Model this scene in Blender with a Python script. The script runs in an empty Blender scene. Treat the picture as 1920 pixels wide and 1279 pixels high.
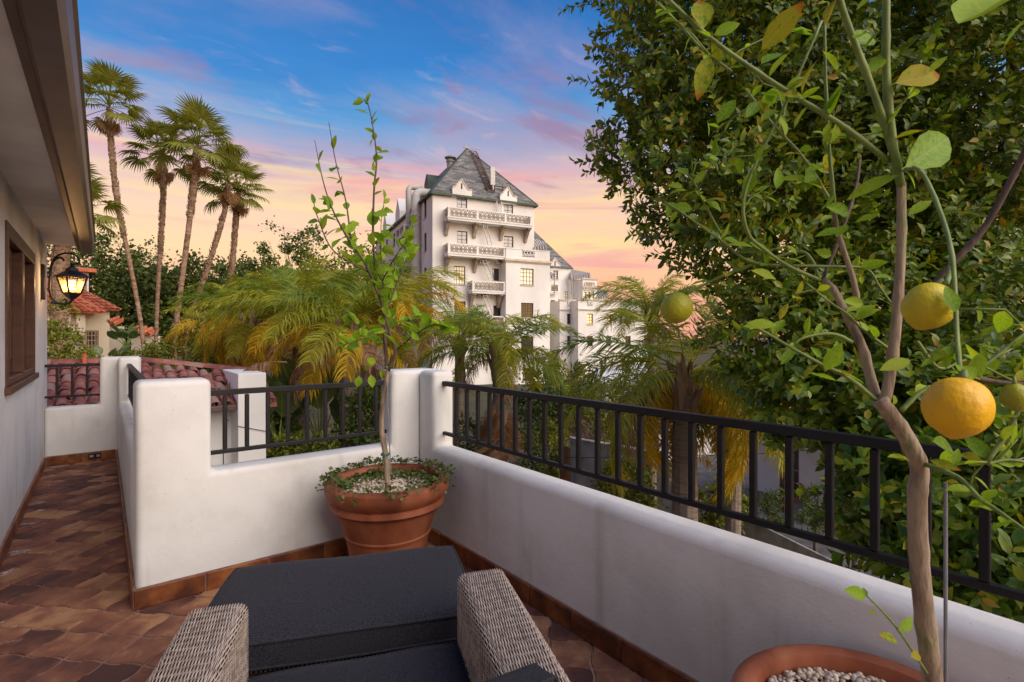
import bpy, bmesh, math, random
import numpy as np
from mathutils import Vector, Matrix, Euler

random.seed(7)
RNG = np.random.default_rng(11)
PI = math.pi
rad = math.radians
SC = bpy.context.scene
COL = SC.collection

# ------------------------------------------------------------------ camera
TH = rad(38.6)                     # heading, clockwise from +Y
CAM_Z = 1.40                       # eye height above the terrace floor
FPX = 960.0                        # focal length in photo pixels (18 mm on 36 mm)
HOR = 631.0                        # horizon row of the photograph
FW = Vector((math.sin(TH), math.cos(TH), 0)); RT = Vector((math.cos(TH), -math.sin(TH), 0))
cam_d = bpy.data.cameras.new('camera'); cam = bpy.data.objects.new('camera', cam_d); COL.objects.link(cam)
cam_d.lens = 18.0; cam_d.sensor_width = 36.0; cam_d.clip_start = 0.05; cam_d.clip_end = 3000
cam_d.shift_y = -(639.5 - HOR) / 1920.0
cam.location = (0, 0, CAM_Z); cam.rotation_euler = (PI / 2, 0, -TH)
SC.camera = cam
cam_d.dof.use_dof = True; cam_d.dof.focus_distance = 5.0; cam_d.dof.aperture_fstop = 10.0

# ------------------------------------------------------------------ dusk sky
SUN_AZ = rad(162)                  # clockwise from +Y: behind the camera, a little to its right
SUN_EL = rad(36)
world = bpy.data.worlds.new('World'); SC.world = world; world.use_nodes = True
nt = world.node_tree; nt.nodes.clear(); N = nt.nodes; LK = nt.links.new
def s2l(c):
    return tuple(((x / 255.0) / 12.92 if x / 255.0 <= 0.04045 else (((x / 255.0) + 0.055) / 1.055) ** 2.4) for x in c)
out = N.new('ShaderNodeOutputWorld'); bg = N.new('ShaderNodeBackground'); LK(bg.outputs[0], out.inputs[0])
tc = N.new('ShaderNodeTexCoord'); nrm = N.new('ShaderNodeVectorMath'); nrm.operation = 'NORMALIZE'
LK(tc.outputs['Generated'], nrm.inputs[0])
sep = N.new('ShaderNodeSeparateXYZ'); LK(nrm.outputs[0], sep.inputs[0])
def mth(op, a, b=None, clamp=False):
    n = N.new('ShaderNodeMath'); n.operation = op; n.use_clamp = clamp
    for i, x in enumerate((a, b)):
        if x is None: continue
        if isinstance(x, (int, float)): n.inputs[i].default_value = x
        else: LK(x, n.inputs[i])
    return n.outputs[0]
def ramp(fac, stops, interp='EASE'):
    r = N.new('ShaderNodeValToRGB'); r.color_ramp.interpolation = interp
    while len(r.color_ramp.elements) < len(stops): r.color_ramp.elements.new(0.5)
    for e, (p, c) in zip(r.color_ramp.elements, stops):
        e.position = p; e.color = (*c, 1) if len(c) == 3 else c
    LK(fac, r.inputs[0]); return r.outputs[0]
def mixc(f, a, b, mode='MIX'):
    m = N.new('ShaderNodeMix'); m.data_type = 'RGBA'; m.blend_type = mode; m.clamp_factor = True
    for s, x in ((m.inputs[0], f), (m.inputs[6], a), (m.inputs[7], b)):
        if isinstance(x, (int, float)): s.default_value = x
        elif isinstance(x, tuple): s.default_value = (*x, 1)
        else: LK(x, s)
    return m.outputs[2]
def vec(x, y, z):
    c = N.new('ShaderNodeCombineXYZ')
    for i, q in enumerate((x, y, z)):
        if isinstance(q, (int, float)): c.inputs[i].default_value = q
        else: LK(q, c.inputs[i])
    return c.outputs[0]
def wnoise(v, scale, detail=5, rough=0.55, dist=0.0):
    n = N.new('ShaderNodeTexNoise'); n.inputs['Scale'].default_value = scale; n.inputs['Detail'].default_value = detail
    n.inputs['Roughness'].default_value = rough; n.inputs['Distortion'].default_value = dist
    LK(v, n.inputs['Vector']); return n.outputs[0]
zc = mth('MAXIMUM', sep.outputs[2], 0.0)
wob = mth('MULTIPLY', mth('SUBTRACT', wnoise(vec(mth('MULTIPLY', sep.outputs[0], 1.3), mth('MULTIPLY', sep.outputs[1], 1.3), mth('MULTIPLY', sep.outputs[2], 4)), 1.6, 4), 0.5), 0.14)
zw = mth('DIVIDE', mth('ADD', zc, wob), 0.6, True)
base = ramp(zw, [(0.0, s2l((232, 150, 138))), (0.13, s2l((242, 172, 138))), (0.24, s2l((248, 200, 150))), (0.36, s2l((244, 198, 164))),
                 (0.46, s2l((214, 172, 178))), (0.55, s2l((150, 156, 192))), (0.63, s2l((70, 142, 202))), (0.73, s2l((14, 116, 194))), (1.0, s2l((4, 88, 166)))], 'LINEAR')
# long thin bands low in the sky
bandv = vec(mth('MULTIPLY', sep.outputs[0], 1.0), mth('MULTIPLY', sep.outputs[1], 1.0), mth('MULTIPLY', sep.outputs[2], 15))
b1 = wnoise(bandv, 1.25, 6, 0.6, 0.5)
low = ramp(zc, [(0.02, (0.6, 0.6, 0.6)), (0.12, (1, 1, 1)), (0.28, (1, 1, 1)), (0.42, (0, 0, 0))])
sky = mixc(mth('MULTIPLY', ramp(b1, [(0.5, (0, 0, 0)), (0.62, (1, 1, 1))]), mth('MULTIPLY', low, 0.6)), base, s2l((252, 214, 140)))
b2 = wnoise(vec(mth('ADD', sep.outputs[0], 3.7), sep.outputs[1], mth('MULTIPLY', sep.outputs[2], 12)), 1.4, 6, 0.6, 0.6)
sky = mixc(mth('MULTIPLY', ramp(b2, [(0.5, (0, 0, 0)), (0.66, (1, 1, 1))]), mth('MULTIPLY', low, 0.8)), sky, s2l((232, 152, 150)))
# wispy mauve clouds higher up, on a flat layer
inv = mth('DIVIDE', 1.0, mth('ADD', zc, 0.12))
pl = vec(mth('MULTIPLY', mth('MULTIPLY', sep.outputs[0], inv), 0.9), mth('MULTIPLY', mth('MULTIPLY', sep.outputs[1], inv), 1.5), 0.0)
c1 = wnoise(pl, 1.45, 7, 0.55, 0.3)
hi = ramp(zc, [(0.2, (0, 0, 0)), (0.33, (1, 1, 1)), (0.48, (0.6, 0.6, 0.6)), (0.75, (0.2, 0.2, 0.2))])
sky = mixc(mth('MULTIPLY', ramp(c1, [(0.46, (0, 0, 0)), (0.66, (1, 1, 1))]), mth('MULTIPLY', hi, 0.66)), sky, s2l((166, 146, 178)))
c2 = wnoise(vec(mth('MULTIPLY', mth('MULTIPLY', sep.outputs[0], inv), 1.1), mth('MULTIPLY', mth('MULTIPLY', sep.outputs[1], inv), 1.9), 5.0), 1.75, 7, 0.57, 0.35)
sky = mixc(mth('MULTIPLY', ramp(c2, [(0.54, (0, 0, 0)), (0.7, (1, 1, 1))]), mth('MULTIPLY', hi, 0.7)), sky, s2l((150, 104, 138)))
c3 = wnoise(vec(mth('MULTIPLY', mth('MULTIPLY', sep.outputs[0], inv), 1.0), mth('MULTIPLY', mth('MULTIPLY', sep.outputs[1], inv), 2.2), 9.0), 3.2, 7, 0.62, 0.4)
sky = mixc(mth('MULTIPLY', ramp(c3, [(0.56, (0, 0, 0)), (0.7, (1, 1, 1))]), mth('MULTIPLY', hi, 0.25)), sky, s2l((236, 190, 182)))
nish = N.new('ShaderNodeTexSky'); nish.sky_type = 'NISHITA'; nish.sun_disc = False
nish.sun_elevation = rad(4); nish.sun_rotation = SUN_AZ
nsc = N.new('ShaderNodeVectorMath'); nsc.operation = 'SCALE'; nsc.inputs['Scale'].default_value = 0.05
LK(nish.outputs[0], nsc.inputs[0])
tot = mixc(1.0, sky, nsc.outputs[0], 'ADD')
LK(tot, bg.inputs[0]); bg.inputs[1].default_value = 0.56

sun_d = bpy.data.lights.new('sun', 'SUN'); sun = bpy.data.objects.new('sun', sun_d); COL.objects.link(sun)
sun_d.energy = 2.15; sun_d.angle = rad(60); sun_d.color = (1.0, 0.90, 0.78)
to_sun = Vector((math.sin(SUN_AZ) * math.cos(SUN_EL), math.cos(SUN_AZ) * math.cos(SUN_EL), math.sin(SUN_EL)))
sun.rotation_euler = to_sun.to_track_quat('Z', 'Y').to_euler()
SC.view_settings.view_transform = 'Standard'; SC.view_settings.look = 'None'
SC.view_settings.exposure = 0.88; SC.view_settings.gamma = 1.0; SC.view_settings.use_curve_mapping = False
SC.render.engine = 'CYCLES'; SC.cycles.max_bounces = 6; SC.cycles.diffuse_bounces = 4; SC.cycles.transparent_max_bounces = 12
SC.cycles.use_denoising = True

# ------------------------------------------------------------------ helpers
def ray(u, v):
    return FW + RT * ((u - 960.0) / FPX) + Vector((0, 0, (HOR - v) / FPX))
def P(u, v, d):                    # a point of the place, d metres away along the view axis
    return Vector((0, 0, CAM_Z)) + ray(u, v) * d
def world_of(o):
    m = o.matrix_parent_inverse @ o.matrix_basis
    return world_of(o.parent) @ m if o.parent else o.matrix_basis.copy()
def put(o, parent=None, mw=None):
    COL.objects.link(o)
    if mw is not None: o.matrix_basis = mw
    if parent is not None:
        o.parent = parent; o.matrix_parent_inverse = world_of(parent).inverted()
    return o
def tag(o, label=None, cat=None, group=None, kind=None):
    if label: o['label'] = label
    if cat: o['category'] = cat
    if group: o['group'] = group
    if kind: o['kind'] = kind
    return o
def thing(name, label, cat, loc=(0, 0, 0), group=None):
    o = bpy.data.objects.new(name, None); o.empty_display_size = 0.1; COL.objects.link(o)
    o.matrix_basis = Matrix.Translation(Vector(loc)); return tag(o, label, cat, group)
def mobj(name, mesh, parent=None, mw=None):
    return put(bpy.data.objects.new(name, mesh), parent, mw)

class MB:
    def __init__(s): s.v = []; s.f = []
    def add(s, vs, fs):
        b = len(s.v); s.v += [tuple(x) for x in vs]; s.f += [tuple(i + b for i in q) for q in fs]; return s
    def obox(s, o, ax, ay, az):        # box from a corner and three edge vectors
        o = Vector(o); ax = Vector(ax); ay = Vector(ay); az = Vector(az)
        vs = [o, o + ax, o + ax + ay, o + ay, o + az, o + ax + az, o + ax + ay + az, o + ay + az]
        return s.add(vs, [(0, 3, 2, 1), (4, 5, 6, 7), (0, 1, 5, 4), (1, 2, 6, 5), (2, 3, 7, 6), (3, 0, 4, 7)])
    def box(s, x0, x1, y0, y1, z0, z1):
        return s.obox((x0, y0, z0), (x1 - x0, 0, 0), (0, y1 - y0, 0), (0, 0, z1 - z0))
    def bar(s, a, b, w, h=None, up=(0, 0, 1)):
        a = Vector(a); b = Vector(b); h = h or w; t = (b - a); up = Vector(up)
        if abs(t.normalized().dot(up)) > 0.98: up = Vector((0, 1, 0))
        x = t.cross(up).normalized() * w; y = x.cross(t).normalized() * h
        return s.obox(a - x / 2 - y / 2, t, x, y)
    def tube(s, pts, r, n=8, cap=True, jit=0.0):
        pts = [Vector(p) for p in pts]; k = len(pts)
        if not hasattr(r, '__len__'): r = [r] * k
        b = len(s.v); ref = None
        for i, p in enumerate(pts):
            t = (pts[min(i + 1, k - 1)] - pts[max(i - 1, 0)]).normalized()
            if ref is None: ref = t.orthogonal().normalized()
            ref = (ref - t * ref.dot(t)).normalized(); bi = t.cross(ref)
            for j in range(n):
                a = 2 * PI * j / n; q = r[i] * (1 + random.uniform(-jit, jit))
                s.v.append(tuple(p + (ref * math.cos(a) + bi * math.sin(a)) * q))
        for i in range(k - 1):
            for j in range(n):
                s.f.append((b + i * n + j, b + i * n + (j + 1) % n, b + (i + 1) * n + (j + 1) % n, b + (i + 1) * n + j))
        if cap:
            s.f.append(tuple(b + j for j in reversed(range(n)))); s.f.append(tuple(b + (k - 1) * n + j for j in range(n)))
        return s
    def lathe(s, prof, c=(0, 0, 0), n=40, closed=False):
        b = len(s.v); k = len(prof)
        for (r, z) in prof:
            for j in range(n):
                a = 2 * PI * j / n; s.v.append((c[0] + r * math.cos(a), c[1] + r * math.sin(a), c[2] + z))
        for i in range(k - 1 if not closed else k):
            for j in range(n):
                i2 = (i + 1) % k
                s.f.append((b + i * n + j, b + i * n + (j + 1) % n, b + i2 * n + (j + 1) % n, b + i2 * n + j))
        return s
    def prism(s, poly, dv):            # planar polygon swept by dv
        poly = [Vector(p) for p in poly]; dv = Vector(dv); n = len(poly); b = len(s.v)
        s.v += [tuple(p) for p in poly] + [tuple(p + dv) for p in poly]
        s.f.append(tuple(b + i for i in range(n))); s.f.append(tuple(b + n + i for i in reversed(range(n))))
        for i in range(n): s.f.append((b + (i + 1) % n, b + i, b + n + i, b + n + (i + 1) % n))
        return s
    def ball(s, c, r, seg=8, ring=5, sc=(1, 1, 1)):
        prof = [(max(1e-4, math.sin(PI * i / ring)) * r, -math.cos(PI * i / ring) * r) for i in range(ring + 1)]
        b = len(s.v); s.lathe(prof, (0, 0, 0), seg)
        for i in range(b, len(s.v)):
            x, y, z = s.v[i]; s.v[i] = (c[0] + x * sc[0], c[1] + y * sc[1], c[2] + z * sc[2])
        return s
    def mesh(s, name, mat, smooth=False, bevel=0.0, bseg=2, fix=True):
        me = bpy.data.meshes.new(name); me.from_pydata(s.v, [], s.f)
        if bevel or fix:
            bm = bmesh.new(); bm.from_mesh(me)
            bmesh.ops.recalc_face_normals(bm, faces=bm.faces)
            if bevel:
                ed = [e for e in bm.edges if len(e.link_faces) == 2 and e.calc_face_angle(0) > 0.5]
                bmesh.ops.bevel(bm, geom=ed, offset=bevel, segments=bseg, profile=0.5, affect='EDGES', clamp_overlap=True)
            bm.to_mesh(me); bm.free()
        me.materials.append(mat)
        if smooth: me.shade_smooth()
        return me
    def build(s, name, mat, parent=None, **k):
        me = s.mesh(name, mat, **k); return mobj(name, me, parent)
def auto_smooth(me, ang=0.6):
    bm = bmesh.new(); bm.from_mesh(me)
    for f in bm.faces: f.smooth = True
    for e in bm.edges: e.smooth = len(e.link_faces) == 2 and e.calc_face_angle(0) < ang
    bm.to_mesh(me); bm.free(); return me
def np_mesh(name, verts, faces, mat, smooth=False):   # fast mesh of equal-size faces
    me = bpy.data.meshes.new(name); verts = np.asarray(verts, np.float32); faces = np.asarray(faces, np.int32)
    nf, k = faces.shape
    me.vertices.add(len(verts)); me.vertices.foreach_set('co', verts.ravel())
    me.loops.add(nf * k); me.loops.foreach_set('vertex_index', faces.ravel())
    me.polygons.add(nf); me.polygons.foreach_set('loop_start', np.arange(0, nf * k, k, dtype=np.int32))
    me.update(calc_edges=True); me.validate(); me.materials.append(mat)
    if smooth: me.shade_smooth()
    return me

# ------------------------------------------------------------------ materials
def mat(name, cols, scale=6.0, rough=0.8, bump=0.0, bscale=60.0, rnd=None, spec=0.3, detail=4, coords='Object',
        transl=0.0, metal=0.0, stretch=(1, 1, 1), lo=0.35, hi=0.65, hue=None, bdist=0.01, sheen=0.0, bump2=0.0, bscale2=5.0, coat=0.0):
    """noise-mixed base colour; rnd='obj' or 'island' adds a per-piece shift of colour"""
    m = bpy.data.materials.new(name); m.use_nodes = True; t = m.node_tree; L = t.links.new
    b = t.nodes['Principled BSDF']; o = t.nodes['Material Output']
    b.inputs['Roughness'].default_value = rough; b.inputs['Specular IOR Level'].default_value = spec; b.inputs['Metallic'].default_value = metal
    if sheen: b.inputs['Sheen Weight'].default_value = sheen
    if coat: b.inputs['Coat Weight'].default_value = coat; b.inputs['Coat Roughness'].default_value = 0.3
    tc = t.nodes.new('ShaderNodeTexCoord'); mp = t.nodes.new('ShaderNodeMapping'); mp.inputs['Scale'].default_value = stretch
    L(tc.outputs[coords], mp.inputs[0])
    n = t.nodes.new('ShaderNodeTexNoise'); n.inputs['Scale'].default_value = scale; n.inputs['Detail'].default_value = detail; n.inputs['Roughness'].default_value = 0.6
    vecsrc = mp.outputs[0]
    rv = None
    if rnd == 'obj':
        oi = t.nodes.new('ShaderNodeObjectInfo'); rv = oi.outputs['Random']
        ad = t.nodes.new('ShaderNodeVectorMath'); ad.operation = 'ADD'
        mu = t.nodes.new('ShaderNodeMath'); mu.operation = 'MULTIPLY'; mu.inputs[1].default_value = 37.0; L(rv, mu.inputs[0])
        L(mp.outputs[0], ad.inputs[0]); L(mu.outputs[0], ad.inputs[1]); vecsrc = ad.outputs[0]
    elif rnd == 'island':
        g = t.nodes.new('ShaderNodeNewGeometry'); rv = g.outputs['Random Per Island']
    L(vecsrc, n.inputs['Vector'])
    r = t.nodes.new('ShaderNodeValToRGB')
    k = len(cols)
    while len(r.color_ramp.elements) < k: r.color_ramp.elements.new(0.5)
    for i, (e, c) in enumerate(zip(r.color_ramp.elements, cols)):
        e.position = lo + (hi - lo) * i / max(1, k - 1); e.color = (*c, 1)
    fac = n.outputs[0]
    if rv is not None:
        mx = t.nodes.new('ShaderNodeMath'); mx.operation = 'MULTIPLY_ADD'; mx.inputs[1].default_value = (hue or 0.5); L(rv, mx.inputs[0])
        sb = t.nodes.new('ShaderNodeMath'); sb.operation = 'SUBTRACT'; L(fac, sb.inputs[0]); sb.inputs[1].default_value = (hue or 0.5) / 2
        L(sb.outputs[0], mx.inputs[2]); fac = mx.outputs[0]
    L(fac, r.inputs[0]); L(r.outputs[0], b.inputs['Base Color'])
    last = None
    for st, scv in ((bump, bscale), (bump2, bscale2)):
        if st:
            bn = t.nodes.new('ShaderNodeTexNoise'); bn.inputs['Scale'].default_value = scv; bn.inputs['Detail'].default_value = 5; L(vecsrc, bn.inputs['Vector'])
            bp = t.nodes.new('ShaderNodeBump'); bp.inputs['Strength'].default_value = st; bp.inputs['Distance'].default_value = bdist
            L(bn.outputs[0], bp.inputs['Height'])
            if last is not None: L(last, bp.inputs['Normal'])
            last = bp.outputs[0]
    if last is not None: L(last, b.inputs['Normal'])
    if transl:
        tb = t.nodes.new('ShaderNodeBsdfTranslucent'); ms = t.nodes.new('ShaderNodeMixShader'); ms.inputs[0].default_value = transl
        hs = t.nodes.new('ShaderNodeMix'); hs.data_type = 'RGBA'; hs.blend_type = 'MULTIPLY'; hs.inputs[0].default_value = 1.0
        hs.inputs[7].default_value = (1.5, 1.45, 0.6, 1)
        L(r.outputs[0], hs.inputs[6]); L(hs.outputs[2], tb.inputs[0])
        L(b.outputs[0], ms.inputs[1]); L(tb.outputs[0], ms.inputs[2]); L(ms.outputs[0], o.inputs[0])
    return m
def emit(name, col, st):
    m = bpy.data.materials.new(name); m.use_nodes = True; b = m.node_tree.nodes['Principled BSDF']
    b.inputs['Base Color'].default_value = (*col, 1); b.inputs['Emission Color'].default_value = (*col, 1); b.inputs['Emission Strength'].default_value = st
    return m
def glassy(name, tint, refl=0.12, rough=0.05, trans=0.0):
    m = bpy.data.materials.new(name); m.use_nodes = True; t = m.node_tree; b = t.nodes['Principled BSDF']
    b.inputs['Base Color'].default_value = (*tint, 1); b.inputs['Roughness'].default_value = rough; b.inputs['Specular IOR Level'].default_value = 0.9
    if trans:
        tr = t.nodes.new('ShaderNodeBsdfTransparent'); ms = t.nodes.new('ShaderNodeMixShader'); ms.inputs[0].default_value = trans
        t.links.new(b.outputs[0], ms.inputs[1]); t.links.new(tr.outputs[0], ms.inputs[2]); t.links.new(ms.outputs[0], t.nodes['Material Output'].inputs[0])
    return m
M = {}
M['stucco'] = mat('stucco', [(0.54, 0.51, 0.485), (0.66, 0.64, 0.62), (0.72, 0.70, 0.69)], 1.8, 0.9, 0.08, 110, spec=0.15, bdist=0.012, bump2=0.8, bscale2=3.0, detail=7, lo=0.25, hi=0.6)
def grime(m, sc=3.0, col=(0.30, 0.26, 0.23), amt=0.8):   # rain streaks, trowel marks and specks of dirt
    t = m.node_tree; L = t.links.new; b = t.nodes['Principled BSDF']; g = t.nodes.new('ShaderNodeNewGeometry')
    src = b.inputs['Base Color'].links[0].from_socket; prev = src
    for k, (st, s_, lo, hi, a) in enumerate((((1, 1, 0.10), sc * 2.2, .60, .80, amt * .55), ((1, 1, 1), sc * 22, .70, .76, amt * 1.2), ((1.0, 1.0, 0.5), sc * .45, .52, .80, amt * .6))):
        mp = t.nodes.new('ShaderNodeMapping'); mp.inputs['Scale'].default_value = st; mp.inputs['Location'].default_value = (k * 3.1, 0, 0); L(g.outputs['Position'], mp.inputs[0])
        n = t.nodes.new('ShaderNodeTexNoise'); n.inputs['Scale'].default_value = s_; n.inputs['Detail'].default_value = 6; L(mp.outputs[0], n.inputs['Vector'])
        mr = t.nodes.new('ShaderNodeMapRange'); mr.inputs['From Min'].default_value = lo; mr.inputs['From Max'].default_value = hi; mr.inputs['To Max'].default_value = a; L(n.outputs[0], mr.inputs[0])
        mx = t.nodes.new('ShaderNodeMix'); mx.data_type = 'RGBA'; L(mr.outputs[0], mx.inputs[0]); L(prev, mx.inputs[6]); mx.inputs[7].default_value = (*col, 1); prev = mx.outputs[2]
    L(prev, b.inputs['Base Color'])
grime(M['stucco'])
M['hotel'] = mat('hotel_stucco', [(0.76, 0.725, 0.67), (0.90, 0.875, 0.83)], 0.35, 0.9, 0.3, 30, spec=0.1, stretch=(1, 1, 0.35), bdist=0.02)
grime(M['hotel'], 0.5, (0.5, 0.44, 0.37), 0.7)
M['trim'] = mat('stone_trim', [(0.55, 0.45, 0.36), (0.72, 0.62, 0.52)], 1.5, 0.9, 0.2, 30, spec=0.1)
M['carved'] = mat('carved_stone', [(0.30, 0.235, 0.18), (0.46, 0.38, 0.30)], 1.5, 0.9, 0.2, 30, spec=0.1)
M['terracotta'] = mat('terracotta', [(0.15, 0.040, 0.018), (0.25, 0.070, 0.030), (0.32, 0.105, 0.05)], 3.5, 0.62, 0.15, 60, spec=0.35, stretch=(1.4, 1.4, 0.35), bdist=0.003)
M['floor_tile'] = mat('floor_tile', [(0.085, 0.040, 0.033), (0.155, 0.064, 0.045), (0.23, 0.098, 0.06), (0.36, 0.19, 0.10)], 5.0, 0.72, 0.5, 45, rnd='obj', hue=0.38, spec=0.2, bdist=0.004, bump2=0.3, bscale2=9, lo=0.3, hi=0.72)
M['grout'] = mat('grout', [(0.18, 0.10, 0.078), (0.32, 0.19, 0.15)], 9, 0.9, 0.4, 120, bdist=0.003)
M['skirt'] = mat('skirting_tile', [(0.09, 0.028, 0.014), (0.20, 0.062, 0.022), (0.32, 0.115, 0.035)], 7.0, 0.4, 0.25, 40, rnd='obj', hue=0.22, spec=0.45, bdist=0.003)
M['iron'] = mat('black_iron', [(0.006, 0.005, 0.007), (0.012, 0.010, 0.013)], 8, 0.5, 0.1, 120, spec=0.35, bdist=0.002)
M['brown_wood'] = mat('brown_paint', [(0.060, 0.022, 0.014), (0.10, 0.038, 0.022)], 5, 0.5, 0.1, 60, spec=0.4, stretch=(1, 1, 4))
M['gutter'] = mat('gutter_metal', [(0.075, 0.042, 0.034), (0.12, 0.070, 0.058)], 3, 0.45, 0.05, 30, spec=0.5)
M['soffit'] = mat('soffit_plaster', [(0.70, 0.65, 0.61), (0.84, 0.80, 0.76)], 2.2, 0.9, 0.4, 40, spec=0.1, bdist=0.004)
M['dark_glass'] = glassy('dark_glass', (0.025, 0.022, 0.022), rough=0.04)
M['cushion'] = mat('charcoal_fabric', [(0.014, 0.014, 0.019), (0.050, 0.047, 0.060)], 260, 0.95, 0.5, 600, spec=0.05, bdist=0.001, sheen=0.05, bump2=0.5, bscale2=6)
M['wicker'] = mat('wicker', [(0.26, 0.19, 0.15), (0.44, 0.34, 0.28), (0.56, 0.46, 0.40)], 40, 0.6, rnd='island', hue=0.3, spec=0.3)
M['wicker_core'] = mat('wicker_core', [(0.035, 0.022, 0.018), (0.06, 0.04, 0.032)], 30, 0.8)
M['pebble'] = mat('pebble', [(0.26, 0.17, 0.12), (0.52, 0.38, 0.27), (0.70, 0.58, 0.45), (0.40, 0.33, 0.29)], 20, 0.7, rnd='island', hue=0.9, lo=0.1, hi=0.9)
M['soil'] = mat('soil', [(0.05, 0.03, 0.02), (0.10, 0.065, 0.045)], 12, 0.95, 0.8, 50)
M['bark'] = mat('bark', [(0.16, 0.115, 0.075), (0.30, 0.215, 0.15), (0.38, 0.29, 0.20), (0.22, 0.22, 0.11)], 22, 0.85, 1.0, 70, stretch=(1, 1, 0.25), bdist=0.006)
M['bark_dark'] = mat('bark_dark', [(0.07, 0.045, 0.035), (0.16, 0.11, 0.085)], 12, 0.9, 0.8, 40, stretch=(1, 1, 0.3), bdist=0.01)
M['green_stem'] = mat('green_stem', [(0.13, 0.18, 0.035), (0.22, 0.28, 0.06)], 25, 0.55, 0.2, 80, spec=0.4, bdist=0.002)
M['leaf'] = mat('lemon_leaf', [(0.12, 0.24, 0.012), (0.22, 0.38, 0.02), (0.34, 0.46, 0.03), (0.48, 0.46, 0.04)], 14, 0.5, 0.15, 60, rnd='obj', hue=0.45, transl=0.4, spec=0.18, lo=0.2, hi=0.95, bdist=0.002)
M['leaf_yellow'] = mat('yellowing_leaf', [(0.12, 0.22, 0.02), (0.34, 0.34, 0.02), (0.40, 0.30, 0.03), (0.42, 0.10, 0.01)], 9, 0.65, 0.15, 60, rnd='obj', hue=0.2, transl=0.35, spec=0.12, lo=0.3, hi=0.85, bdist=0.002)
M['ficus'] = mat('ficus_leaf', [(0.035, 0.08, 0.008), (0.085, 0.16, 0.012), (0.16, 0.25, 0.018), (0.32, 0.33, 0.024), (0.40, 0.23, 0.02)], 5, 0.45, rnd='island', hue=0.85, transl=0.3, spec=0.45, lo=0.0, hi=1.22)
M['ficus1'] = mat('ficus_leaf_single', [(0.04, 0.09, 0.008), (0.09, 0.17, 0.012), (0.17, 0.26, 0.02), (0.30, 0.32, 0.025)], 5, 0.45, rnd='obj', hue=0.6, transl=0.3, spec=0.35, lo=0.1, hi=1.0)
M['lemon'] = mat('lemon_yellow', [(0.74, 0.38, 0.005), (0.90, 0.52, 0.008)], 8, 0.45, 0.5, 110, spec=0.4, bdist=0.004, lo=0.3, hi=0.7)
M['lemon2'] = mat('lemon_yellow_green', [(0.52, 0.42, 0.012), (0.68, 0.52, 0.015)], 8, 0.45, 0.5, 110, spec=0.4, bdist=0.004)
M['lime'] = mat('lemon_green', [(0.26, 0.28, 0.012), (0.40, 0.37, 0.016)], 8, 0.45, 0.5, 110, spec=0.4, bdist=0.004)
M['cover'] = mat('creeper_leaf', [(0.04, 0.075, 0.014), (0.09, 0.13, 0.025), (0.15, 0.12, 0.045)], 10, 0.5, rnd='island', hue=0.6, transl=0.2, lo=0.1, hi=0.95)
M['palm_green'] = mat('palm_green', [(0.10, 0.16, 0.012), (0.20, 0.27, 0.02), (0.33, 0.34, 0.025)], 1.5, 0.45, rnd='island', hue=0.5, transl=0.3, spec=0.4, lo=0.1, hi=0.95)
M['palm_lime'] = mat('palm_lime', [(0.20, 0.25, 0.016), (0.36, 0.36, 0.022), (0.50, 0.42, 0.02)], 1.5, 0.45, rnd='island', hue=0.5, transl=0.35, spec=0.4, lo=0.1, hi=0.95)
M['palm_gold'] = mat('palm_gold', [(0.36, 0.26, 0.012), (0.58, 0.40, 0.016), (0.66, 0.36, 0.018)], 1.5, 0.55, rnd='island', hue=0.5, transl=0.3, lo=0.1, hi=0.95)
M['palm_dead'] = mat('palm_dead', [(0.22, 0.115, 0.055), (0.40, 0.22, 0.11), (0.50, 0.32, 0.18)], 2, 0.8, rnd='island', hue=0.6, transl=0.15, lo=0.1, hi=0.95)
M['fan_green'] = mat('fan_green', [(0.11, 0.13, 0.024), (0.22, 0.23, 0.04), (0.38, 0.33, 0.07)], 1.5, 0.5, rnd='island', hue=0.4, transl=0.3, lo=0.1, hi=0.95)
M['palm_trunk'] = mat('palm_trunk', [(0.15, 0.085, 0.055), (0.30, 0.18, 0.115), (0.40, 0.26, 0.18)], 3, 0.9, 0.8, 12, stretch=(1, 1, 2.5), bdist=0.05)
M['palm_boot'] = mat('palm_boot', [(0.13, 0.075, 0.045), (0.27, 0.17, 0.10), (0.36, 0.25, 0.16)], 3, 0.9, rnd='island', hue=0.6, lo=0.1, hi=0.9)
M['queen_trunk'] = mat('queen_trunk', [(0.16, 0.12, 0.10), (0.29, 0.23, 0.19), (0.22, 0.17, 0.14)], 3, 0.9, 0.8, 14, stretch=(0.6, 0.6, 5), bdist=0.03)
M['tree_dark'] = mat('dark_foliage', [(0.04, 0.065, 0.014), (0.085, 0.125, 0.022), (0.16, 0.18, 0.03)], 1.0, 0.6, rnd='island', hue=0.6, transl=0.2, lo=0.1, hi=0.95)
M['tree_mid'] = mat('mid_foliage', [(0.09, 0.11, 0.014), (0.18, 0.20, 0.02), (0.30, 0.27, 0.03)], 1.0, 0.6, rnd='island', hue=0.6, transl=0.2, lo=0.1, hi=0.95)
M['tree_light'] = mat('light_foliage', [(0.07, 0.09, 0.013), (0.14, 0.17, 0.02), (0.24, 0.25, 0.03)], 1.0, 0.6, rnd='island', hue=0.6, transl=0.25, lo=0.1, hi=0.95)
M['banana'] = mat('broad_leaf', [(0.05, 0.09, 0.03), (0.10, 0.15, 0.05), (0.15, 0.20, 0.06)], 3, 0.4, rnd='obj', hue=0.4, transl=0.3, spec=0.5)
M['roof_tile'] = mat('clay_roof_tile', [(0.17, 0.062, 0.05), (0.27, 0.092, 0.07), (0.34, 0.13, 0.10), (0.30, 0.19, 0.16)], 4, 0.8, 0.3, 40, rnd='obj', hue=0.35, bdist=0.005)
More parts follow.
